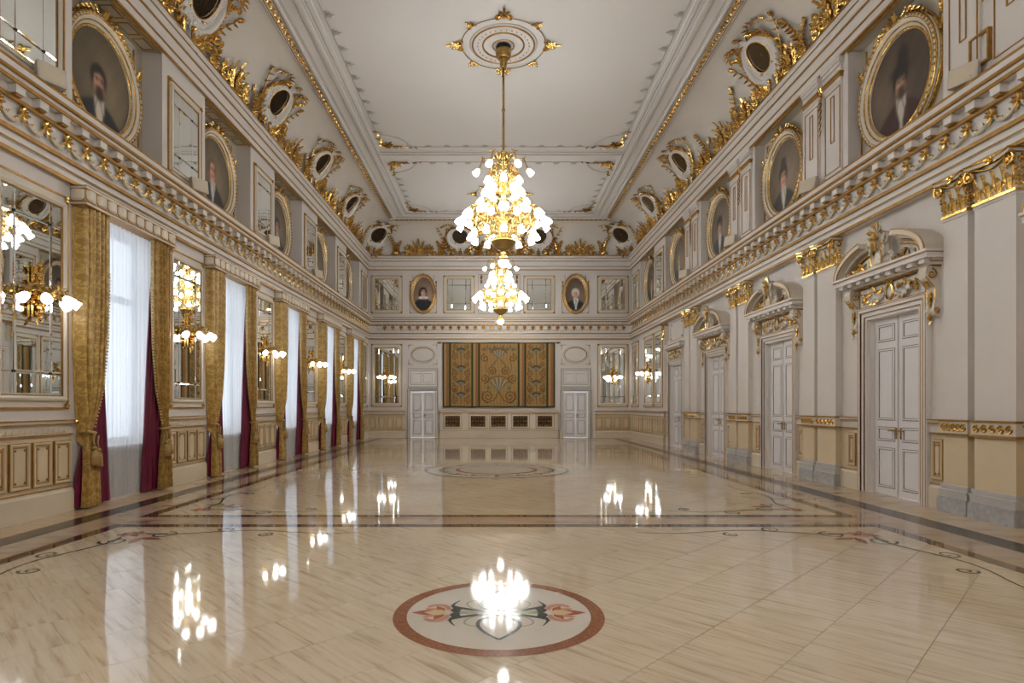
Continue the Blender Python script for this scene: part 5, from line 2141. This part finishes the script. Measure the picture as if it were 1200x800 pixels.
# ================================================================== TAPESTRY
def paint_tapestry(U, V):
    """U 0..1 left to right, V 0..1 bottom to top"""
    Wd, Hd = 5.34, 3.10
    x, z = U * Wd, V * Hd
    C = np.ones(U.shape + (3,)) * np.array((.34, .205, .075))
    C *= (1 + .10 * np.sin(x * 40 + 2 * np.sin(z * 3)) + .06 * np.sin(z * 55))[..., None]
    GREEN = (.012, .035, .020)

    def lay(d, col, w=.012):
        nonlocal C
        m = sm(d, w)[..., None]
        C = C * (1 - m) + np.array(col) * m
    px = lambda q: (q - 107) / 971 * Wd
    # side strips between the panels
    for a, b in ((107, 170), (362, 422), (765, 822), (1012, 1078)):
        m = (np.abs(x - px((a + b) / 2)) - (px(b) - px(a)) / 2)
        lay(m, (.30, .155, .055), .02)
        for q in range(1, 3):
            lay(np.abs(x - (px(a) + (px(b) - px(a)) * q / 3)) - .022, (.46, .33, .16) if q == 1 else (.26, .11, .05), .02)

    def polyline(pts, w, col):
        d = np.full(U.shape, 9.)
        for (x0, z0), (x1, z1) in zip(pts[:-1], pts[1:]):
            sel = (x > min(x0, x1) - .1) & (x < max(x0, x1) + .1) & (z > min(z0, z1) - .1) & (z < max(z0, z1) + .1)
            if not sel.any():
                continue
            dx, dz = x1 - x0, z1 - z0
            L2 = dx * dx + dz * dz + 1e-9
            t = np.clip(((x[sel] - x0) * dx + (z[sel] - z0) * dz) / L2, 0, 1)
            d[sel] = np.minimum(d[sel], np.hypot(x[sel] - x0 - t * dx, z[sel] - z0 - t * dz))
        lay(d - w, col, .007)

    def spiral(cx, cz, r, turns, a0, sg, col=(.10, .045, .018), w=.018):
        n = int(14 * turns)
        polyline([(cx + r * (1 - .85 * i / n) * math.cos(a0 + sg * 2 * PI * turns * i / n), cz + r * (1 - .85 * i / n) * math.sin(a0 + sg * 2 * PI * turns * i / n)) for i in range(n + 1)], w, col)

    def fan(cx, cz, r, spread=1.0, col=(.10, .12, .10)):
        for i in range(9):
            a = PI / 2 + (i / 8 - .5) * spread * 1.5
            polyline([(cx, cz), (cx + r * math.cos(a), cz + r * math.sin(a))], .022, col if i % 2 == 0 else (.36, .31, .22))
        for i in range(13):
            a = PI / 2 + (i / 12 - .5) * spread * 1.75
            lay(np.hypot(x - cx - r * 1.14 * math.cos(a), z - cz - r * 1.14 * math.sin(a)) - .03, (.04, .05, .035), .01)
    mid = px(593)
    # middle panel
    fan(mid, .78, .62)
    fan(mid, 2.32, .42)
    for s in (-1, 1):
        polyline([(mid, .75), (mid + s * .22, .35), (mid + s * .55, .22), (mid + s * .80, .42), (mid + s * .78, .75)], .022, (.15, .075, .03))
        spiral(mid + s * .52, .52, .30, 1.7, -PI / 2, s)
        spiral(mid + s * .68, 1.36, .22, 1.6, -PI / 2, -s)
        spiral(mid + s * .30, 1.72, .18, 1.5, PI / 2, s)
        spiral(mid + s * .66, 2.35, .20, 1.5, PI / 2, -s)
        polyline([(mid + s * .5, 1.2), (mid + s * .42, 1.5), (mid + s * .62, 1.9), (mid + s * .52, 2.3)], .016, (.20, .10, .045))
        polyline([(mid + s * .78, 1.4), (mid + s * .70, 1.8), (mid + s * .80, 2.2)], .014, (.25, .24, .18))
        for k in range(7):
            lay(ell(x, z, mid + s * (.10 + .11 * k), 2.80 + .07 * math.sin(k * 2), .05, .075), (.10, .115, .085) if k % 2 else (.22, .11, .05), .01)
            lay(ell(x, z, mid + s * (.10 + .06 * k), 2.25 - .07 * k, .035, .03), (.09, .10, .07), .01)
        lay(ell(x, z, mid + s * .50, .92, .07, .10), (.13, .14, .12), .015)
    # side panels
    for c in (px(266), px(918)):
        for zz in (.45, 1.02, 1.72, 2.55):
            fan(c, zz, .22, .9, (.09, .12, .11))
            for s in (-1, 1):
                spiral(c + s * .27, zz - .10, .17, 1.5, -PI / 2, s, w=.015)
                spiral(c + s * .26, zz + .32, .13, 1.4, PI / 2, -s, w=.013)
                lay(ell(x, z, c + s * .36, zz + .10, .05, .06), (.09, .11, .09), .012)
        polyline([(c, .2), (c, 2.9)], .012, (.14, .08, .04))
    for q in (170, 362, 422, 765, 822, 1012):
        lay(np.abs(x - px(q)) - .040, GREEN, .008)
    m = np.minimum(np.minimum(x, Wd - x), np.minimum(z, Hd - z)) - .058
    lay(m, GREEN, .008)
    rng = np.random.RandomState(4)
    C *= (1 + .07 * rng.randn(*U.shape))[..., None]
    return np.clip(C, 0, 1)


nu, nv = 300, 176
U, V = np.meshgrid(np.linspace(0, 1, nu + 1), np.linspace(0, 1, nv + 1))
TC = paint_tapestry(U, V)
TX0, TX1, TZ0, TZ1 = -2.57, 2.77, 1.45, 4.55
P = np.stack([TX0 + (TX1 - TX0) * U, -.07 - .008 * np.sin(U * 31) * (1 - V) - .006 * np.sin(U * 13 + 1), TZ0 + (TZ1 - TZ0) * V + .008 * np.sin(U * 20) * (1 - V)], -1)
ix = np.arange((nu + 1) * (nv + 1)).reshape(nv + 1, nu + 1)
me = bpy.data.meshes.new('tapestry_cloth')
me.from_pydata(P.reshape(-1, 3).tolist(), [], np.stack([ix[:-1, :-1], ix[:-1, 1:], ix[1:, 1:], ix[1:, :-1]], -1).reshape(-1, 4).tolist())
ca = me.color_attributes.new('paint', 'FLOAT_COLOR', 'POINT')
cc = np.ones((P.shape[0] * P.shape[1], 4), np.float32)
cc[:, :3] = TC.reshape(-1, 3)
ca.data.foreach_set('color', cc.ravel())
me.materials.append(MATS['woven'])
tp = thing('tapestry', 'large ochre and green woven tapestry with shell and scroll panels', 'tapestry', at('B', 0), 0)
put('tapestry_cloth', me, tp)
g = MB()
g.tube([(TX0 - .12, -.05, 4.53), (TX1 + .12, -.05, 4.53)], .022, 8)
for s, x in ((-1, TX0 - .14), (1, TX1 + .14)):
    g.ball((x, -.05, 4.53), .06, 8)
    g.ball((x + s * .09, -.05, 4.53), .04, 8)
g.build('hanging_rod', 'gold', tp)

# ================================================================== LOUDSPEAKERS on the cornice
SPK = MB()
SPK.add([(-.17, -.20, 0), (.17, -.20, 0), (.13, 0, 0), (-.13, 0, 0), (-.17, -.16, .26), (.17, -.16, .26), (.13, 0, .26), (-.13, 0, .26)],
        [(0, 3, 2, 1), (4, 5, 6, 7), (0, 1, 5, 4), (1, 2, 6, 5), (2, 3, 7, 6), (3, 0, 4, 7)], 0)
SPK = SPK.mesh('cabinet', 'speaker_grey')
SPG = MB().add([(-.15, -.2035, .02), (.15, -.2035, .02), (.15, -.169, .24), (-.15, -.169, .24)], [(0, 1, 2, 3)]).mesh('speaker_grille', 'tan_light')
SPB = MB().ball((.10, -.195, .06), .012, 6).mesh('badge', 'trim_paint')
for wall in 'LR':
    for i in range(2, 6):
        y = PIER[i] + .12
        tx = 'on the cornice ' + PIERNAME[i] if wall == 'L' else \
            ['on the cornice before the tall-hat portrait', 'on the cornice between the tall-hat and fez portraits', 'on the cornice between the fez and cap portraits', 'on the cornice between the cap and fair-haired portraits'][i - 2]
        t = thing('loudspeaker', 'small beige loudspeaker ' + tx, 'loudspeaker', at(wall, y, .13, 5.74), RZ[wall] + (-.5 if wall == 'L' else .5), 'loudspeakers on the cornice')
        put('cabinet', SPK, t)
        put('speaker_grille', SPG, t)
        put('badge', SPB, t)

# ================================================================== CHANDELIERS
def chandelier_parts():
    """meshes with the origin at the ceiling, z downward negative; centre heights in room z"""
    Z = lambda z: z - 10.0
    parts = []
    g = MB()
    g.lathe([(.10, Z(9.80)), (.11, Z(9.70)), (.17, Z(9.74)), (.19, Z(9.90)), (.16, Z(9.93))][::-1], 20, mi=0)
    g.lathe([(.055, Z(9.50)), (.085, Z(9.56)), (.09, Z(9.64)), (.115, Z(9.72))], 18, mi=0)
    parts.append(('canopy', g.mesh('canopy', 'brass', True)))
    parts.append(('collar', MB().lathe([(.165, Z(9.90)), (.175, Z(9.92)), (.175, Z(10.0)), (.15, Z(10.0))], 20).mesh('collar', 'black_metal')))
    g = MB()
    g.tube([(0, 0, Z(9.6)), (0, 0, Z(7.40))], .028, 10)
    g.ball((0, 0, Z(8.50)), .048, 10)
    parts.append(('rod', g.mesh('rod', 'brass', True)))
    g = MB()
    g.lathe([(.05, Z(7.50)), (.12, Z(7.49)), (.15, Z(7.46)), (.13, Z(7.42)), (.10, Z(7.40)), (.12, Z(7.34)), (.10, Z(7.30)), (.13, Z(7.26)), (.09, Z(7.15)), (.05, Z(7.0))], 16)
    for i in range(12):
        a = PI / 6 * i
        g.acanthus((.12 * math.cos(a), .12 * math.sin(a), Z(7.30)), (math.cos(a) * .5, math.sin(a) * .5, 1), (math.cos(a), math.sin(a), 0), .18, .09, .3)
    parts.append(('crown', g.mesh('crown', 'brass')))
    g = MB()
    g.lathe([(.04, Z(7.1)), (.05, Z(6.8)), (.09, Z(6.7)), (.05, Z(6.6)), (.06, Z(6.35)), (.13, Z(6.25)), (.08, Z(6.1)), (.10, Z(5.95)), (.22, Z(5.85)), (.16, Z(5.72)), (.08, Z(5.5)), (.05, Z(5.1))], 14)
    parts.append(('column', g.mesh('column', 'brass', True)))
    # filigree: open cage of scrolls and leaves
    rr = random.Random(5)
    g = MB()
    for k in range(8):
        a = PI / 4 * k
        u = Vector((math.cos(a), math.sin(a), 0))
        v = Vector((-math.sin(a), math.cos(a), 0))
        zz = Vector((0, 0, 1))
        g.tube([u * r + zz * Z(z) for r, z in ((.12, 7.25), (.24, 7.05), (.22, 6.8), (.28, 6.55), (.36, 6.35), (.30, 6.15), (.42, 6.0), (.55, 5.92))], .014, 5)
        for r, z, R in ((.22, 7.0, .07), (.24, 6.72, .09), (.34, 6.45, .10), (.38, 6.18, .11), (.50, 5.98, .12)):
            g.scroll(u * r + zz * Z(z), u, zz, R, 1.4, rr.random() * 6, 1 if k % 2 else -1, .014, 5)
            g.acanthus(u * r + zz * Z(z), u * .6 + v * .5 + zz * .5, u, .16, .09, .3)
            g.acanthus(u * r + zz * Z(z), u * .6 - v * .5 - zz * .4, u, .16, .09, .3)
    parts.append(('filigree', g.mesh('filigree', 'brass')))
    g = MB()
    for k in range(16):
        a = PI / 8 * k
        u = Vector((math.cos(a), math.sin(a), 0))
        v = Vector((-math.sin(a), math.cos(a), 0))
        zz = Vector((0, 0, 1))
        r, z = .66, 5.82
        g.scroll(u * r + zz * Z(z), u, zz, .12, 1.5, PI / 2, 1 if k % 2 else -1, .016, 5)
        g.acanthus(u * .70 + zz * Z(5.84), u * .8 + zz * .5, zz, .2, .12, .3)
        g.acanthus(u * .62 + zz * Z(5.78), u * .3 + v * .8 - zz * .3, u, .2, .12, .3)
        g.acanthus(u * .62 + zz * Z(5.88), u * .3 - v * .8 + zz * .4, u, .2, .12, .3)
    n = 48
    for R, z, r in ((.64, 5.86, .022), (.60, 5.76, .018)):
        g.tube([(R * math.cos(2 * PI * i / n), R * math.sin(2 * PI * i / n), Z(z)) for i in range(n + 1)], r, 6)
    parts.append(('gallery_ring', g.mesh('gallery_ring', 'brass')))
    g = MB()
    for k in range(24):
        for sg in (-1, 1):
            pts = []
            for i in range(9):
                t = i / 8
                r = .60 * (1 - t) ** .8 * .62 + .27 - .05 * (1 - t) * 0
                r = .27 + .34 * (1 - t) ** 1.3
                a = 2 * PI * k / 24 + sg * .5 * t
                pts.append((r * math.cos(a), r * math.sin(a), Z(5.80 - .42 * t)))
            g.tube(pts, .007, 4)
    for r, z in ((.47, 5.62), (.36, 5.50), (.30, 5.42)):
        g.tube([(r * math.cos(2 * PI * i / n), r * math.sin(2 * PI * i / n), Z(z)) for i in range(n + 1)], .008, 4)
    parts.append(('lattice_basket', g.mesh('lattice_basket', 'brass')))
    g = MB()
    g.lathe([(.30, Z(5.41)), (.315, Z(5.39)), (.29, Z(5.36)), (.23, Z(5.27)), (.14, Z(5.20)), (.08, Z(5.18)), (.06, Z(5.12)), (.09, Z(5.09)), (.06, Z(5.06)), (.10, Z(5.03)), (.125, Z(4.95)), (.11, Z(4.945))], 24)
    parts.append(('bowl', g.mesh('bowl', 'brass', True)))
    g = MB()
    g.lathe([(.115, Z(4.945)), (.122, Z(4.92)), (.118, Z(4.88)), (.09, Z(4.82)), (.05, Z(4.795)), (.005, Z(4.79))], 18)
    parts.append(('bottom_globe', g.mesh('bottom_globe', 'shade_glass', True)))
    return parts


CH_PARTS = chandelier_parts()
ZR = lambda z: z - 10.0
# tiers: shade centre radius, room height, count, phase, arm start (r, z), tilt in degrees from up
TIERS = [(.57, 7.03, 6, 0, (.10, 7.22), 138), (.40, 6.80, 6, PI / 6, (.10, 6.95), 165), (.42, 6.58, 6, 0, (.12, 6.70), 165), (.50, 6.36, 6, 0, (.15, 6.45), 150), (.75, 5.52, 12, 0, (.45, 5.75), 160)]


def tier_arm(r0, z0, r1, z1):
    top = max(z0, z1) + .10 + .10 * (r1 - r0)
    return arm_mesh([(r0, 0, ZR(z0)), (r0 + (r1 - r0) * .25, 0, ZR(z0 + .3 * (top - z0))), (r0 + (r1 - r0) * .55, 0, ZR(top - .02)), (r0 + (r1 - r0) * .82, 0, ZR(top)), (r1 - .01, 0, ZR(z1 + .12)), (r1, 0, ZR(z1 + .08))], .013, 4).mesh('arm', 'brass')


TARMS = [tier_arm(s[0], s[1], r, z) for r, z, n, ph, s, tl in TIERS]


def cluster_arm():
    g = arm_mesh([(.55, 0, ZR(5.86)), (.68, 0, ZR(5.94)), (.79, 0, ZR(6.03)), (.89, 0, ZR(6.05)), (.97, 0, ZR(5.97)), (1.01, 0, ZR(5.88))], .017, 5)
    for s in (-1, 1):
        g.tube([(.76, 0, ZR(6.02)), (.80, s * .10, ZR(6.11)), (.85, s * .17, ZR(6.11)), (.88, s * .19, ZR(6.03))], .012, 5)
        g.tube([(.82, 0, ZR(6.04)), (.90, s * .05, ZR(5.98)), (.94, s * .10, ZR(5.85))], .010, 5)
    return g.mesh('arm', 'brass')


CARM = cluster_arm()


def chandelier(x, y, label):
    t = thing('chandelier', label, 'chandelier', (x, y, 10.0), 0, 'brass chandeliers')
    for nm, me in CH_PARTS:
        put(nm, me, t)
    for (r, z, n, ph, s, tl), me in zip(TIERS, TARMS):
        for k in range(n):
            o = put('arm', me, t, (0, 0, 0), ph + 2 * PI * k / n)
            h = put('glass_shade', SHADE, o, (r, 0, ZR(z + .07)))
            h.rotation_euler = (0, math.radians(tl), 0)
    for k in range(12):
        o = put('arm', CARM, t, (0, 0, 0), 2 * PI * (k + .5) / 12)
        for (px_, py_, pz_, tl, tw) in ((1.01, 0, 5.87, 140, 0), (.88, .19, 6.02, 148, .25), (.88, -.19, 6.02, 148, -.25)):
            h = put('glass_shade', SHADE, o, (px_, py_, ZR(pz_)))
            h.rotation_euler = (0, math.radians(tl), tw)
    return t


chandelier(LAMP_X, LAMP_Y[2], 'lit brass chandelier hanging over the floor nearest the tapestry wall')
chandelier(LAMP_X, LAMP_Y[1], 'lit brass chandelier hanging in the middle of the hall')
chandelier(LAMP_X, LAMP_Y[0], 'lit brass chandelier hanging over the floor medallion with the red ring')
